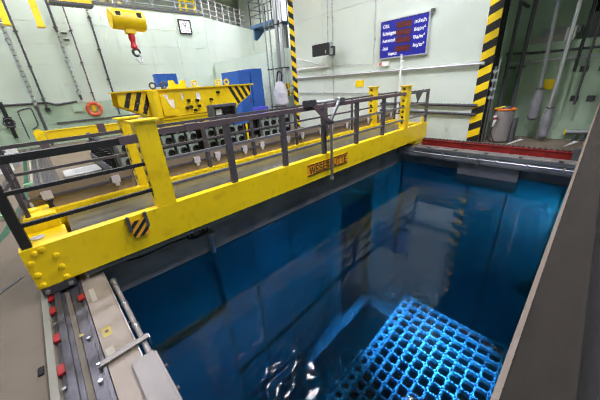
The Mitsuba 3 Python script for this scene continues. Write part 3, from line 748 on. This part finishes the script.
sheet = trimesh.Trimesh(np.concatenate([V, V + [0, .012, 0]]), np.concatenate([F, F[:, ::-1] + 160]), process=False)
part(pk, 'sheet', sheet, 'pink_cloth', True)
part(pk, 'rod', cat_([cyl((9.70, 13.6, 2.11), (10.17, 13.6, 2.11), .015, 8), cyl((10.17, 13.6, 2.11), (10.17, 13.6, .001), .02, 8)]), 'steel')

# ------------------------------------------------------------------ hoist drum with red hook
hb = thing('hoist_block', 'yellow drum shaped hoist block with a red hook', 'hoist')
part(hb, 'drum', tube([(2.22, 9, 4.0), (2.25, 9, 4.0), (2.97, 9, 3.97), (3.0, 9, 3.97)], [.21, .23, .23, .21], 28), 'yellow_paint', 30)
for x in (2.38, 2.86): part(hb, 'rope_slot', cb(x - .05, x + .05, 8.775, 8.84, 4.02, 4.13, .01), 'hazard_black', label='dark rope slot')
part(hb, 'hook_bracket', cb(2.50, 2.72, 8.9, 9.1, 3.68, 3.78, .015), 'hazard_yellow')
sw = part(hb, 'swivel', lathe([(.001, 0), (.07, 0), (.085, -.10), (.055, -.2), (.085, -.30), (.05, -.36), (.001, -.36)], 16, (2.61, 9, 3.679), Z_), 'hook_red', 30, label='red swivel')
a = np.linspace(-.3, 5.2, 22)
part(hb, 'hook', tube([(2.63 + .085 * math.cos(k), 9, 3.25 + .085 * math.sin(k)) for k in a], [.024 + .010 * math.sin(i / 21 * PI) for i in range(22)], 8), 'rail_steel', True, label='grey hook')
part(hb, 'shackle', tube([(2.66 + .07 * math.cos(k), 9 + .03 * math.sin(k), 3.10 + .10 * math.sin(k)) for k in np.linspace(0, 2 * PI, 18)], .02, 8, False), 'steel', True)
for x in (2.36, 2.41, 2.83, 2.88): part(hb, 'rope', cyl((x, 9, 4.2), (x, 9, 10.29), .012, 6), 'steel')
mn = thing('monorail_beam', 'steel monorail under the roof carrying the hoist', 'beam')
put(mn, cat_([cb(-9, 10, 8.9, 9.1, 10.3, 10.34), cb(-9, 10, 8.985, 9.015, 10.34, 10.66), cb(-9, 10, 8.9, 9.1, 10.66, 10.99)]), 'yellow_paint')

# ------------------------------------------------------------------ second yellow bridge and things on the far floor
b2 = thing('low_bridge', 'low yellow beam bridge in front of the panelled wall', 'bridge')
part(b2, 'beam', cat_([cb(.28, 2.3, 17.4, 17.43, .48, .90), cb(.28, 2.3, 17.35, 17.65, .90, .93), cb(.28, 2.3, 17.35, 17.65, .45, .48)]), 'yellow_paint')
part(b2, 'beam', cat_([cb(2.62, 5.4, 17.4, 17.43, .52, .86), cb(2.62, 5.4, 17.35, 17.65, .86, .89)]), 'yellow_paint')
part(b2, 'joint', cb(2.301, 2.615, 17.3, 17.7, .42, .97), 'brown_rail', label='dark joint box')
part(b2, 'end_plate', prism([(-.10, .55), (.26, .55), (.26, .95), (.1, 1.05), (-.06, 1.03), (-.12, .9)], .10, (0, 17.4, 0), X_, Z_), 'yellow_paint')
part(b2, 'wheel_box', cb(-.08, .25, 17.3, 17.6, .10, .54), 'brown_rail', label='dark wheel box')
part(b2, 'leg', cb(5.1, 5.4, 17.4, 17.6, .001, .52), 'yellow_paint')
wc = thing('white_crate', 'white flat box lying on the tan floor beyond the bridge', 'box')
part(wc, 'body', cb(.2, 1.10, 10.2, 11.2, .001, .16, .01), 'module_light')
part(wc, 'slot', cb(.42, .98, 10.45, 10.62, .1602, .17, .002), 'grey_paint')
part(wc, 'slot', cb(.42, .98, 10.78, 10.95, .1602, .17, .002), 'grey_paint')
for i, (x, y, w, d, h, m) in enumerate(((-1.9, 13.6, .9, .7, .25, 'white_paint'), (-1.35, 14.9, .5, .6, .35, 'grey_paint'), (-1.5, 15.8, .7, .5, .5, 'white_paint'), (-2.6, 14.8, .6, .6, .45, 'paper'))):
    k = thing('equipment_box', ['wide white case on the far left floor', 'small grey case beside the green floor line', 'tall white case near the left wall', 'pale carton at the far left edge'][i], 'case')
    part(k, 'body', cb(x, x + w, y, y + d, .001, h, .015), m)
    part(k, 'lid', cb(x - .01, x + w + .01, y - .01, y + d + .01, h + .001, h + .05, .01), m)
    part(k, 'latch', cb(x + w * .45, x + w * .55, y - .02, y - .0105, h - .06, h + .03, .003), 'dark_grey')
struct('floor_line', prism([(-.78, 19.2), (-.67, 19.2), (-.64, 9.6), (-.95, 7.0), (-1.38, 5.4), (-1.52, 5.4), (-1.06, 7.1), (-.74, 9.6)][::-1], .003, (0, 0, .001), X_, Y_), 'floor_green', 'green painted line on the floor left of the rails', 'floor marking')
for i, (x, y) in enumerate(((-.98, 8.0), (-.62, 10.6))):
    solo('floor_cup', lathe([(.001, 0), (.09, 0), (.11, .10), (.10, .10), (.08, .015), (.001, .015)], 16, (x, y, .0055), Z_), 'cup_green', ['pale green cup on the floor behind the corner post', 'pale green cup farther along the green floor line'][i], 'cup', 30)
struct('trim_7', cat_([cb(-.19, -.11, 5.6, 19.2, .001, .06), cb(-.09, -.02, 5.6, 19.2, .001, .03), cb(.0, .06, 5.6, 19.2, .001, .05)]), 'rail_steel', 'dark cable channel on the floor beyond the bridge', 'cable channel')

# ------------------------------------------------------------------ left wall: pipes, clock, lifebuoy, conduits
def wall_pipe(x, z0, z1, r, m, label, foil=None, y=WY - .16):
    t = thing('vertical_pipe', label, 'pipe')
    part(t, 'tube', tube([(x, y, z0), (x, y, z1)], r, 10), m, True)
    for z in np.arange(z0 + .4, z1, 1.5): part(t, 'bracket', cb(x - r - .04, x + r + .04, y + r * .5, WY - .001, z, z + .05, .004), 'rail_steel')
    if foil:
        for z in np.arange(foil[0], foil[1], .23): part(t, 'foil_band', tube([(x, y, z), (x, y, z + .03), (x, y, z + .17), (x, y, z + .2)], [r + .004, r + .022, r + .022, r + .004], 10), 'chrome', True, label='shiny foil band')
    return t


wall_pipe(.42, .02, 6.7, .06, 'dark_grey', 'foil banded pipe at the far left of the panelled wall', (2.0, 6.4))
wall_pipe(.80, 1.9, 6.7, .045, 'dark_grey', 'dark thin pipe right of the leftmost foil banded pipe')
wall_pipe(2.36, 2.15, 6.75, .055, 'rail_steel', 'dark corrugated pipe with foil bands left of the lifebuoy', (2.4, 5.2))
wall_pipe(2.95, 2.05, 6.78, .03, 'brown_rail', 'thin brownish pipe above the lifebuoy')
wall_pipe(3.95, 1.2, 6.78, .045, 'dark_grey', 'dark pipe with a silver top section below the hoist', (6.2, 6.5))
for x, z in ((2.62, 5.35), (2.64, 5.05)):
    k = solo('wall_bracket', cb(x - .12, x + .12, WY - .10, WY - .001, z - .03, z + .03, .006), 'rail_steel', ['upper short bracket beside the corrugated pipe', 'lower short bracket beside the corrugated pipe'][z < 5.2], 'bracket')
ck = thing('wall_clock', 'square white wall clock with black frame showing almost one', 'clock')
part(ck, 'frame', cat_([cb(8.74, 9.54, WY - .10, WY - .001, 5.66, 5.71), cb(8.74, 9.54, WY - .10, WY - .001, 6.41, 6.46), cb(8.74, 8.79, WY - .10, WY - .001, 5.71, 6.41), cb(9.49, 9.54, WY - .10, WY - .001, 5.71, 6.41)]), 'black')
part(ck, 'dial', cb(8.79, 9.49, WY - .07, WY - .001, 5.71, 6.41), 'white_paint')
for k in range(12):
    a = k * PI / 6; ln = .08 if k % 3 else .11
    c, s = math.sin(a), math.cos(a)
    part(ck, 'hour_mark', bar((9.14 + c * (.31 - ln), WY - .073, 6.06 + s * (.31 - ln)), (9.14 + c * .31, WY - .073, 6.06 + s * .31), .035, .004, (0, -1, 0), .001), 'black')
part(ck, 'hour_hand', bar((9.14, WY - .078, 6.02), (9.21, WY - .078, 6.26), .04, .004, (0, -1, 0), .001), 'black')
part(ck, 'minute_hand', bar((9.18, WY - .083, 5.99), (8.98, WY - .083, 6.33), .03, .004, (0, -1, 0), .001), 'black')
lb = thing('lifebuoy', 'orange lifebuoy ring hanging on the panelled wall', 'lifebuoy')
part(lb, 'ring', tube([(2.80 + .31 * math.cos(k), WY - .12, 1.62 + .31 * math.sin(k)) for k in np.linspace(0, 2 * PI, 33)], .085, 12, False), 'buoy_orange', True)
for k in (PI / 4, 3 * PI / 4, 5 * PI / 4, 7 * PI / 4):
    part(lb, 'band', tube([(2.80 + .31 * math.cos(k + e), WY - .12, 1.62 + .31 * math.sin(k + e)) for e in (-.13, 0, .13)], .09, 12, False), 'buoy_band', True)
part(lb, 'holder', cat_([cb(2.70, 2.9, WY - .10, WY - .001, 1.50, 1.90, .02)]), 'hazard_yellow', label='yellow holder')
solo('wall_conduit', tube(round_path([(-2, WY - .07, 2.13), (.9, WY - .07, 2.13), (1.2, WY - .07, 1.98), (2.15, WY - .07, 2.08)], .3), .05, 8), 'rail_steel', 'dark conduit left of the lifebuoy at its upper edge', 'conduit', True)
solo('wall_conduit', cb(.95, 6.0, WY - .10, WY - .001, 1.03, 1.11), 'dark_grey', 'straight dark rail on the wall below the lifebuoy', 'conduit')
solo('conduit_loop', tube(round_path([(-.35, WY - .05, .5), (-.35, WY - .05, 1.85), (.2, WY - .05, 1.95), (.2, WY - .05, 1.05), (-.1, WY - .05, .9)], .12), .025, 8), 'dark_grey', 'rectangular loop of thin conduit low on the far left wall', 'conduit', True)
vs = thing('wall_valve', 'black valve assembly on the wall at the far left edge', 'valve')
part(vs, 'body', cat_([cb(-.95, -.65, WY - .30, WY - .001, 1.1, 1.6, .04), cyl((-.8, WY - .2, .6), (-.8, WY - .2, 2.3), .08, 10)]), 'black')
part(vs, 'wheel', tube([(-.8 + .2 * math.cos(k), WY - .4, 1.35 + .2 * math.sin(k)) for k in np.linspace(0, 2 * PI, 21)], .025, 8, False), 'dark_grey', True)
part(vs, 'stem', cyl((-.8, WY - .4, 1.35), (-.8, WY - .29, 1.35), .03, 8), 'steel')
jb = thing('junction_box', 'green junction box on the wall left of the lifebuoy', 'junction box')
part(jb, 'case', cb(1.85, 2.27, WY - .16, WY - .001, 1.55, 1.88, .01), 'green_paint')
part(jb, 'lid', cb(1.88, 2.24, WY - .175, WY - .161, 1.58, 1.85, .004), 'green_paint')
sk2 = thing('pipe_clamp', 'black clamp joint where the dark thin pipe meets the conduit', 'clamp')
put(sk2, cat_([cb(.70, .90, WY - .25, WY - .12, 1.70, 1.89, .02)]), 'black')

# yellow crane frame at the upper left
cf = thing('gantry_crane', 'yellow gantry crane frame hanging in at the top left', 'crane')
for x in (.40, 1.38): part(cf, 'leg', cat_([cb(x, x + .20, 16.0, 16.03, 4.95, 8.2), cb(x + .085, x + .115, 16.03, 16.30, 4.95, 8.2), cb(x, x + .20, 16.30, 16.33, 4.95, 8.2), cb(x - .03, x + .23, 15.97, 16.36, 4.91, 4.95)]), 'yellow_paint', label='yellow hanging leg')
part(cf, 'beam', cat_([cb(2.0, 3.42, 15.9, 16.4, 5.84, 6.5)]), 'yellow_paint')
part(cf, 'beam_base', cb(2.0, 3.45, 15.88, 16.42, 5.76, 5.838), 'dark_grey', label='dark lower edge of the crane beam')
part(cf, 'carrier', cat_([cb(-9, 10, 15.9, 16.4, 8.2, 8.8), cb(2.4, 2.8, 16.0, 16.3, 6.501, 8.199)]), 'yellow_paint')

# gallery: railings, lamps, pipes
gr = thing('gallery_railing', 'pale gallery railing above the bright recess wall', 'railing')
for i, s in enumerate(np.arange(.2, 5.4, .75)):
    o = np.array([WX, WY, 0]) + dv * s - nv * .12
    part(gr, 'post', cb(o[0] - .035, o[0] + .035, o[1] - .035, o[1] + .035, 6.721, 7.9), 'clip_white')
for z in (7.0, 7.3, 7.6, 7.9):
    part(gr, 'rail', tube([np.array([WX, WY, z]) - nv * .12, np.array([WX, WY, z]) + dv * 5.5 - nv * .12], .025, 8), 'clip_white', True)
gl = thing('gallery_ladder', 'yellow ladder frame on the gallery above the clock', 'ladder')
for x in (9.35, 9.75, 10.35): part(gl, 'stile', cb(x, x + .09, 20.6, 20.7, 6.93, 10.2), 'hazard_yellow')
for z in (7.25, 7.65, 8.05, 8.45): part(gl, 'rung', cb(9.44, 10.35, 20.62, 20.68, z, z + .06), 'hazard_yellow')
gp = thing('gallery_pipes', 'grey handrail along the gallery above the panelled wall', 'railing')
for z in (7.15, 7.45, 7.8): part(gp, 'rail', cyl((4.6, 20.25, z), (WX, 20.25, z), .03, 8), 'grey_paint', True)
for x in np.arange(4.7, 10.4, 1.4): part(gp, 'post', cb(x - .03, x + .03, 20.22, 20.28, 6.93, 7.85), 'grey_paint')
for i, x in enumerate((5.0, 5.45, 5.9)):
    k = thing('gallery_tank', ['leftmost silver cylinder on the gallery above the hoist', 'middle silver cylinder on the gallery above the hoist', 'rightmost silver cylinder on the gallery above the hoist'][i], 'cylinder', 'silver cylinders on the gallery')
    part(k, 'shell', tube([(x, 20.9, 6.79), (x, 20.9, 6.85), (x, 20.9, 8.9), (x, 20.9, 9.0)], [.15, .17, .17, .10], 16), 'chrome', 40)
    part(k, 'collar', tube([(x, 20.9, 7.3), (x, 20.9, 7.4)], .185, 16), 'dark_grey', 40)

# grey pipes, bag and small striped plates next to the narrow hazard edge
for i, (y, r, m, l) in enumerate(((12.05, .085, 'alu', 'thick silver pipe nearest the narrow hazard striped edge'), (12.42, .10, 'steel', 'second thick silver pipe from the narrow hazard striped edge'), (13.0, .035, 'grey_paint', 'thin grey pipe left of the thick silver pipes'), (13.4, .035, 'grey_paint', 'leftmost thin grey pipe before the low recess wall'))):
    k = thing('riser_pipe', l, 'pipe')
    part(k, 'tube', cyl((WX - .02, y, .01), (WX - .02, y, 10.9), r, 14), m, 40)
    for z in (1.0, 3.0, 5.0, 7.0): part(k, 'clamp', cb(WX - .02 - r - .01, WX + .249, y - r - .03, y + r + .03, z, z + .05), 'rail_steel')
bgk = thing('hanging_bag', 'crumpled grey bag hanging on the pipes beside the narrow hazard edge', 'bag')


def bag_mesh(c, rx, ry, h, seed, n=22, rows=16):
    V = []
    for i in range(rows + 1):
        t = i / rows
        rr = (0.40 + 0.60 * math.sin(min(t * 2.2, 1) * PI / 2)) * (1 if t < .9 else math.sqrt(max(0.0, 1 - ((t - .9) / .1) ** 2)) * .98 + .02)
        for j in range(n):
            a = 2 * PI * j / n
            V.append([rx * rr * math.cos(a), ry * rr * math.sin(a), -h * t])
    V = np.array(V)
    w = meshkit.fbm(V * 5 + seed, 3, seed) - .5
    V[:, :2] *= (1 + .55 * w)[:, None]
    V += c
    F = []
    for i in range(rows):
        for j in range(n):
            p, q2 = i * n + j, i * n + (j + 1) % n
            F += [[p, p + n, q2 + n], [p, q2 + n, q2]]
    m = trimesh.Trimesh(V, np.array(F), process=False)
    return m


part(bgk, 'sack', bag_mesh(np.array([WX - .42, 12.05, 2.36]), .22, .50, 1.25, 3), 'bag_light', True)
part(bgk, 'strap', tube(round_path([(WX - .42, 11.9, 2.30), (WX - .38, 11.85, 2.78), (WX - .38, 12.2, 2.88), (WX - .42, 12.3, 2.30)], .15), .04, 8), 'black', True, label='black strap')
for i, z in enumerate((1.98, 1.62)):
    k = thing('striped_tag', ['upper small black and yellow tag beside the grey bag', 'lower small black and yellow tag beside the grey bag'][i], 'tag')
    part(k, 'plate', cb(WX - .20, WX - .19, 11.5, 11.84, z, z + .28, .003), 'hazard_yellow')
    for q2 in (0, .11, .22):
        g = Polygon([(q2, 0), (q2 + .06, 0), (q2 + .12, .28), (q2 + .06, .28)]).intersection(Polygon([(0, 0), (.34, 0), (.34, .28), (0, .28)]))
        part(k, 'stripe', prism(g, .004, (WX - .2, 11.84, z), -Y_, Z_), 'hazard_black')
    part(k, 'stem', cb(WX - .189, WX + .24, 11.66, 11.69, z + .1, z + .14), 'dark_grey')
pt = thing('work_platform', 'small blue grey platform basket beside the grey pipes', 'platform')
part(pt, 'deck', cb(11.9, 13.2, 14.35, 16.6, 5.55, 5.72), 'platform_blue')
part(pt, 'bracket', prism([(0, 0), (0, -.62), (.2, -.62), (.9, 0)], .12, (12.0, 16.45, 5.549), X_, Z_), 'platform_blue')
part(pt, 'support', cb(13.0, 13.2, 14.5, 14.7, .001, 5.549), 'grey_paint')
for (x, y) in ((11.93, 16.55), (11.93, 15.5), (11.93, 14.4), (13.15, 14.4), (13.15, 16.55)): part(pt, 'post', cb(x - .025, x + .025, y - .025, y + .025, 5.721, 7.0), 'dark_rail')
for z in (6.2, 6.6, 7.0): part(pt, 'rail', cat_([cyl((11.93, 14.4, z), (11.93, 16.55, z), .022, 8), cyl((11.93, 16.55, z), (13.15, 16.55, z), .022, 8)]), 'dark_rail')

# ------------------------------------------------------------------ sign wall furniture
sb = thing('display_board', 'blue radiation display board with white lettering and red digits', 'display board')
SX = 10.44
part(sb, 'panel', cb(SX, SX + .05, 4.56, 6.31, 2.88, 4.07), 'sign_blue')
part(sb, 'frame', cat_([cb(SX - .015, SX + .07, 4.52, 6.35, 4.07, 4.11), cb(SX - .015, SX + .07, 4.52, 6.35, 2.84, 2.88), cb(SX - .015, SX + .07, 4.52, 4.56, 2.88, 4.07), cb(SX - .015, SX + .07, 6.31, 6.35, 2.88, 4.07)]), 'alu')
for (w, z) in zip(('ODL', 'Edelgase', 'Aerosol', 'Jod'), (3.85, 3.62, 3.39, 3.14)):
    part(sb, 'lettering', text_on_right(w, .105, (SX - .0005, 6.24, z), .004, True), 'white_letter')
for (w, z) in zip(('mSv/h', 'Bq/m³', 'Bq/m³', 'Bq/m³'), (3.83, 3.60, 3.37, 3.12)):
    part(sb, 'lettering', text_on_right(w, .10, (SX - .0005, 5.04, z), .004, True), 'white_letter')
part(sb, 'lettering', text_on_right('Status', .09, (SX - .0005, 5.98, 2.95), .004, True), 'white_letter')
for z in (3.795, 3.555, 3.325, 3.055):
    d = part(sb, 'digit_window', cb(SX - .006, SX - .0005, 5.14, 5.70, z - .02, z + .17, .002), 'sign_red', label='dark red digit window')
    part(sb, 'digits', cat_([text_on_right('8', .12, (SX - .0065, 5.67 - .108 * i, z + .01), .003) for i in range(5)]), 'led_red', label='dim red digits')
sp = thing('sign_post', 'white post under the middle of the blue display board', 'post')
part(sp, 'tube', cyl((SX - .08, 5.38, .02), (SX - .08, 5.38, 2.90), .035, 12), 'white_paint', True)
part(sp, 'base', cb(SX - .16, SX + .0, 5.28, 5.48, .001, .02), 'white_paint')
part(sp, 'cap', cyl((SX - .08, 5.38, 2.90), (SX - .08, 5.38, 2.93), .045, 12), 'white_paint', True)
jx = thing('alarm_box', 'small white box with a red knob under the display board', 'alarm box')
part(jx, 'case', cb(SX, WX - .001, 5.93, 6.22, 2.60, 2.76, .01), 'white_paint')
part(jx, 'knob', cyl((SX + .03, 6.24, 2.68), (SX + .03, 6.32, 2.68), .05, 10), 'hook_red')
ml = solo('board_lamp', cb(SX - .05, SX + .06, 4.40, 4.50, 4.06, 4.14, .01), 'dark_grey', 'tiny dark sensor at the upper right corner of the display board', 'sensor')
mo = thing('wall_monitor', 'black box monitor with pale side mounted high on the pale wall', 'monitor')
part(mo, 'case', cb(9.72, 9.80, 8.28, 9.20, 3.22, 3.66, .01), 'black')
part(mo, 'back', cb(9.801, 10.02, 8.30, 9.18, 3.24, 3.68, .03), 'grey_paint')
part(mo, 'badge', cb(9.714, 9.7195, 8.42, 8.46, 3.28, 3.40, .001), 'clip_white')
part(mo, 'arm', cat_([cb(10.021, WX - .001, 8.70, 8.78, 3.38, 3.46), cb(10.45, WX - .001, 8.6, 8.9, 3.25, 3.6)]), 'rail_steel')
part(mo, 'knob', cyl((9.9, 8.29, 3.5), (9.9, 8.20, 3.5), .03, 8), 'black')
wb = thing('wall_strut', 'pale triangular wall bracket right of the narrow hazard edge', 'bracket')
part(wb, 'arm', cyl((WX - .15, 10.95, 2.83), (WX - .15, 8.9, 2.83), .05, 10), 'white_paint', True)
part(wb, 'brace', cyl((WX - .15, 10.95, 3.35), (WX - .15, 9.2, 2.90), .025, 10), 'white_paint', True)
part(wb, 'foot', cat_([cb(WX - .20, WX - .001, y - .06, y + .06, 2.78, 2.88) for y in (10.85, 9.1)]), 'white_paint')
for i, (pts, r, m, l) in enumerate((
        ([(WX - .05, 8.96, 10.5), (WX - .05, 8.96, 3.7)], .012, 'grey_paint', 'thin vertical conduit above the black monitor'),
        ([(WX - .05, 8.70, 8.0), (WX - .05, 8.70, 1.3)], .012, 'grey_paint', 'thin vertical conduit passing right of the black monitor'),
        ([(WX - .06, 6.62, 8.5), (WX - .06, 6.62, 2.72), (WX - .06, 11.0, 2.98)], .008, 'grey_paint', 'thin cable line framing the wall left of the display board'),
        ([(WX - .10, 11.1, 2.44), (WX - .10, 2.72, 2.40)], .05, 'alu', 'long silver pipe crossing the whole pale wall below the display board'),
        ([(WX - .08, 11.0, 1.75), (WX - .08, 6.0, 1.62)], .02, 'grey_paint', 'thin grey conduit low on the pale wall behind the handrail'),
        ([(WX - .08, 6.2, 1.24), (WX - .08, 2.71, 1.18)], .045, 'rail_steel', 'upper dark pipe beside the right end of the bridge'),
        ([(WX - .08, 6.2, .98), (WX - .08, 2.71, .90)], .04, 'rail_steel', 'lower dark pipe beside the right end of the bridge'))):
    k = thing('wall_line', l, 'pipe')
    part(k, 'tube', tube(pts, r, 10), m, True)
    p0, p1 = np.array(pts[0]), np.array(pts[1])
    for s in (.15, .5, .85):
        c = p0 + (p1 - p0) * s
        part(k, 'clip', cb(c[0] - r * .5, WX - .001, c[1] - .02, c[1] + .02, c[2] - .02, c[2] + .02, .003), m)
yp = thing('yellow_notice', 'small yellow notice on the pale wall above the handrail', 'notice')
put(yp, cb(WX - .03, WX - .012 + .011, 7.08, 7.48, 1.90, 2.16, .003), 'hazard_yellow')

# canister beside the right hazard edge
cn = thing('canister', 'grey canister with orange rim standing beside the hazard striped edge', 'canister')
part(cn, 'tank', tube([(10.98, 2.05, .02), (10.98, 2.05, .06), (10.98, 2.05, .94), (10.98, 2.05, 1.02)], [.24, .28, .28, .25], 20), 'worn_metal', 40)
part(cn, 'rim', tube([(10.98 + .27 * math.cos(k), 2.05 + .27 * math.sin(k), 1.03) for k in np.linspace(0, 2 * PI, 25)], .035, 8, False), 'orange_trim', True, label='orange rim')
part(cn, 'lid', lathe([(.001, 0), (.2, 0), (.17, .08), (.001, .1)], 18, (10.98, 2.05, 1.025), Z_), 'dark_grey', 30)
part(cn, 'cart', cat_([cb(11.27, 11.33, 1.86, 2.18, .02, .95, .01), cb(10.86, 11.28, 1.68, 1.75, .02, .75, .01)]), 'dark_grey')
part(cn, 'sprayer_clip', cb(10.62, 10.705, 2.12, 2.14, .74, .8, .004), 'dark_grey')
part(cn, 'sprayer', tube([(10.63, 2.20, .86), (10.63, 2.18, .70), (10.63, 2.22, .52)], [.05, .045, .02], 10), 'white_paint', True, label='white sprayer')
part(cn, 'sprayer_band', tube([(10.63, 2.185, .75), (10.63, 2.192, .82)], .053, 10), 'red_block', True, label='red band')
part(cn, 'hose', tube(round_path([(10.63, 2.22, .52), (10.62, 2.24, .36), (10.60, 2.18, .2), (10.53, 2.06, .04)], .15), .016, 8), 'black_rubber', True, label='black hose')
part(cn, 'wand', tube([(10.70, 2.26, 1.06), (10.74, 2.0, 1.14)], .02, 8), 'hazard_yellow', True)
mm = thing('manifold', 'cluster of grey valves and thin pipes at the alcove corner', 'valve cluster')
part(mm, 'pipe', cat_([cyl((10.70, y, .02), (10.70, y, z), .028, 8) for y, z in ((2.46, 2.3), (2.38, 2.5))]), 'steel', True)
for z in (1.4, 1.65, 1.9, 2.15): part(mm, 'valve', cat_([cyl((10.70, 2.46, z), (10.62, 2.45, z), .05, 10), cb(10.67, 10.73, 2.35, 2.48, z - .03, z + .03, .008)]), 'grey_paint')

# ------------------------------------------------------------------ the alcove
gb = thing('green_housing', 'large green metal housing in the alcove with dark square openings', 'housing')
part(gb, 'shell', cb(12.15, 12.61, .02, 2.12, .001, 2.86, .02), 'green_paint')
part(gb, 'rib', cb(12.08, 12.149, 1.50, 1.62, .4, 2.8, .01), 'green_paint'); part(gb, 'rib', cb(12.08, 12.149, .78, .86, .4, 2.8, .01), 'green_paint')
for (y, z) in ((.56, 2.06), (.58, 1.24), (.22, 1.24), (.17, 2.06)): part(gb, 'opening', cb(12.12, 12.149, y - .09, y + .09, z - .08, z + .08, .004), 'dark_grey', label='dark square opening')
dk = thing('duct_box', 'grey duct on top of the green housing', 'duct')
part(dk, 'duct', cb(12.15, 12.6, 1.1, 2.0, 2.861, 3.05, .02), 'worn_metal'); part(dk, 'duct', cb(12.25, 12.6, .9, 1.75, 3.051, 3.25, .02), 'grey_paint')
part(dk, 'fan_box', cb(12.05, 12.6, .98, 1.18, 2.862, 3.2, .02), 'white_paint', label='white fan box')
for i, (x, y0, y1, z0, z1, r, m, l) in enumerate((
        (11.5, 1.98, 1.98, .02, 4.7, .055, 'dark_grey', 'dark vertical pipe at the left of the alcove'),
        (11.5, 2.33, 2.33, .02, 3.95, .05, 'dark_grey', 'dark vertical pipe nearest the hazard striped edge'),
        (11.6, 1.52, 1.38, 1.60, 4.7, .05, 'grey_paint', 'grey pole carrying the left grey bag'),
        (11.6, 1.03, 1.03, 1.05, 4.7, .06, 'alu', 'bright pole carrying the right grey bag'),
        (11.7, .52, .52, 1.1, 4.7, .03, 'dark_grey', 'thin dark pole right of the bright pole'),
        (11.9, .75, .75, 2.0, 4.7, .04, 'dark_grey', 'dark pipe above the green housing'))):
    k = thing('alcove_pipe', l, 'pipe')
    part(k, 'tube', tube([(x, y1, z0), (x, y0, z1)], r, 12), m, True)
    part(k, 'top_bracket', cb(x - .08, x + .08, y0 - .08, y0 + .08, z1 + .001, 4.749) if z1 > 4 else cb(x - r - .02, WX + 2.06, y0 - .04, y0 + .04, z1, z1 + .06), 'dark_grey')
    part(k, 'clamp', cb(x - .03, 12.10 if i != 1 else 12.61, (y0 + y1) / 2 - .025, (y0 + y1) / 2 + .025, 2.2, 2.25), 'dark_grey')
for i, (x, y, z, s) in enumerate(((11.6, 1.38, 1.598, 5), (11.6, 1.03, 1.048, 8))):
    k = thing('pole_bag', ['upper left grey bag tied over a pole in the alcove', 'lower right grey bag tied over the bright pole in the alcove'][i], 'bag')
    part(k, 'sack', bag_mesh(np.array([x, y, z]), .15, .135, .98, s), 'bag_grey', True)
    part(k, 'tie', tube([(x + .08 * math.cos(a), y + .08 * math.sin(a), z - .02) for a in np.linspace(0, 2 * PI, 15)], .02, 8, False), 'dark_grey', True)
for i, (z0, z1, m, l) in enumerate(((2.66, 2.60, 'dark_grey', 'upper horizontal pipe in front of the green housing'), (2.36, 2.40, 'alu', 'lower horizontal pipe in front of the green housing'))):
    k = thing('cross_pipe', l, 'pipe')
    part(k, 'tube', tube(round_path([(12.0, 2.6, z0), (12.0, 1.7, z0 - (.06 if i == 0 else 0)), (12.0, .06, z1)], .3), .035, 10), m, True)
    for y in (.3, 1.9): part(k, 'stay', cb(12.0, 12.149, y - .02, y + .02, z1 - .03, z1 + .01), 'dark_grey')
ysn = solo('warning_sign', cb(12.05, 12.079, 1.10, 1.38, 1.52, 1.82, .004), 'hazard_yellow', 'yellow warning sign behind the bright pole in the alcove', 'sign')
for i, (x, y, w) in enumerate(((10.9, 1.72, .5), (11.2, .42, .5))):
    V = prism([(0, 0), (.12, 0), (1.05, -.16), (1.0, -.26)], .02, (x - .35, y, .002), X_, Y_)
    solo('white_strip', V, 'white_paint', ['white strip on the floor right of the canister', 'white strip on the floor below the grey bags at the right'][i], 'strip')
pp2 = thing('floor_pipe', 'grey pipe end with a yellow black tag on the right bank floor', 'pipe')
part(pp2, 'tube', cyl((12.02, .52, .26), (12.02, .03, .29), .06, 12), 'grey_paint', True)
part(pp2, 'tag', cb(11.955, 12.085, .521, .56, .19, .325, .005), 'hazard_yellow')
part(pp2, 'rest', cat_([cb(11.96, 12.08, y - .04, y + .04, .001, .21) for y in (.3, .12)]), 'dark_grey')

am = thing('alcove_machine', 'dark machinery with hanging pipes above the right end of the green housing', 'machine')
part(am, 'body', cb(12.2, 12.61, .05, .70, 2.87, 3.5, .03), 'dark_grey')
part(am, 'drum', tube([(12.0, .12, 3.75), (12.0, .62, 3.75)], .22, 16), 'rail_steel', 40)
part(am, 'drum_stand', cb(11.9, 12.4, .2, .5, 3.501, 3.56), 'dark_grey')
for i, y in enumerate((.08, .3, .48, .68)): part(am, 'hose', tube(round_path([(12.35, y, 3.5), (12.2, y, 4.1), (12.3, y + .06, 4.70)], .2), .04, 8), 'black_rubber' if i % 2 else 'rail_steel', True)
part(am, 'rag', bag_mesh(np.array([11.82, .40, 4.25]), .08, .15, .55, 11), 'bag_grey', True)
part(am, 'rag_hook', cyl((11.82, .40, 4.24), (11.82, .40, 4.749), .015, 6), 'dark_grey')
